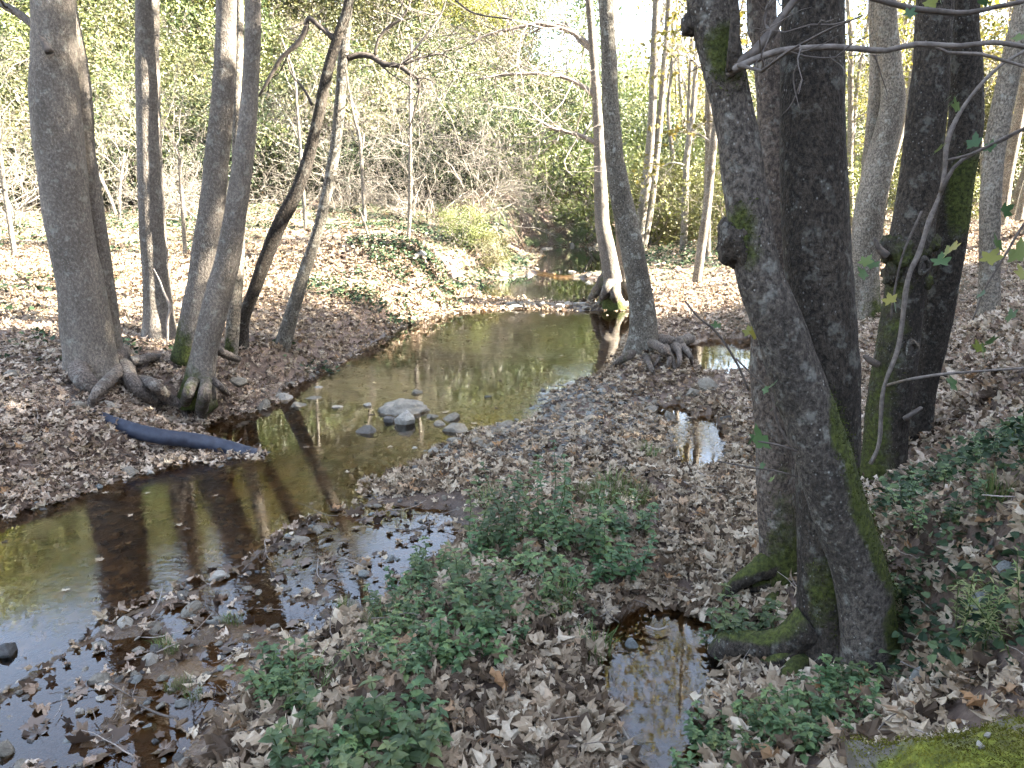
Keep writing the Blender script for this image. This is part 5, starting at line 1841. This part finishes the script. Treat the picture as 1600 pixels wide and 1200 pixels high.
shoot('drooping shoot with broad green leaves at the side of the leafy slope', [(1640, 300, 5), (1600, 350, 5), (1570, 400, 4), (1540, 450, 3), (1520, 500, 3)], 3.4, [(1590, 400, 50), (1560, 385, 40), (1545, 405, 40), (1600, 430, 40), (1570, 330, 34), (1545, 535, 34), (1535, 548, 30), (1580, 495, 34), (1532, 462, 24), (1590, 60, 30)], seed=7)
shoot('shoot with pale young leaves between the massive stem and knot holes', [(1440, 330, 4), (1410, 400, 4), (1395, 470, 4), (1392, 500, 3)], 4.3, [(1398, 478, 34), (1391, 470, 30), (1350, 410, 28), (1365, 415, 28), (1350, 430, 30), (1480, 395, 40), (1470, 410, 36), (1490, 388, 30)], seed=8)
shoot('bare pale twig reaching from the knot-hole trunk over the slope', [(1380, 604, 6, .6), (1400, 598, 5, .2), (1425, 592, 5), (1470, 585, 5), (1530, 580, 4), (1600, 575, 4)], 4.4, [(1490, 600, 36), (1530, 545, 30)], 'twig_mid', seed=9)
shoot('thin twig near the tall pale stems with green leaves', [(700, -10, 3), (740, 20, 3), (800, 30, 3)], 8.0, [(610, 70, 14), (625, 78, 14), (580, 60, 12), (690, 5, 12)], seed=10)

# feathery weed on the bank
rng = np.random.default_rng(77)
for j, (u, v, z, lab) in enumerate([(1560, 1010, .7, 'feathery grey-green weed on the bank above the slabs'), (1520, 1000, .55, 'shorter feathery weed just in front of the bank creepers')]):
    b = G(u, v, z)
    t = thing('feathery_weed', lab, 'plant', (b[0], b[1], gz(b[0], b[1])), 'feathery weeds')
    st, lf = MB(), MB()
    for i in range(9):
        a = rng.uniform(0, 6.28)
        w = wander(np.array([rng.normal(0, .05), rng.normal(0, .05), 0]), (math.cos(a) * .35, math.sin(a) * .35, 1), rng.uniform(.25, .42) * (1 - .25 * j), .003, .001, 6, rng, .12)
        tube(st, w, 4, cap=False)
        for k in range(34):
            f = rng.uniform(.8, 6)
            q = min(int(f), 5)
            c = w[q, :3] + (w[q + 1, :3] - w[q, :3]) * (f - q)
            d = rng.normal(0, 1, 3)
            d[2] = abs(d[2]) * .6 + .1
            ovate(lf, c, d, np.array([0, 0, 1.0]), rng.uniform(.025, .05), .007, rng, .6 + .4 * rng.random())
    link('stems', st.mesh('weed_stems', M['grass'], 'rnd'), t)
    link('foliage', lf.mesh('weed_foliage', M['grass'], 'rnd', False), t)

# fallen sticks
for i, (lab, rows, mat) in enumerate([
        ('thin dark stick lying across the dark puddle edge', [(960, 1110), (985, 1130), (1005, 1150)], 'twig_pale'),
        ('crooked black stick poking out of the orange shallows', [(655, 706), (662, 712), (653, 712), (660, 725)], 'twig_dark'),
        ('thin dark stick on the wet mud', [(215, 1075), (245, 1088), (275, 1095)], 'twig_dark'),
        ('pale stick leaning in the green bed below the massive tree', [(1318, 1170), (1322, 1185), (1330, 1205)], 'twig_pale'),
        ('long thin stick on leaves behind the mossy block', [(1440, 1125), (1480, 1105), (1510, 1088)], 'twig_dark'),
        ('thin stick at the lower edge among dry leaves', [(850, 1195), (880, 1180), (900, 1178)], 'twig_pale'),
        ('thin twig across the litter by the puddle', [(1010, 955), (1030, 960), (1045, 955)], 'twig')]):
    pts = []
    for u, v in rows:
        p = G(u, v, .12)
        pts.append(np.r_[p[0], p[1], max(gz(p[0], p[1]), 0) + .03, .006])
    mb = MB()
    tube(mb, pts, 6, step=.03, amp=.15, nscale=20, seed=i)
    tag(link('fallen_stick', mb.mesh('fallen_stick', M[mat])), lab, 'stick', 'fallen sticks')
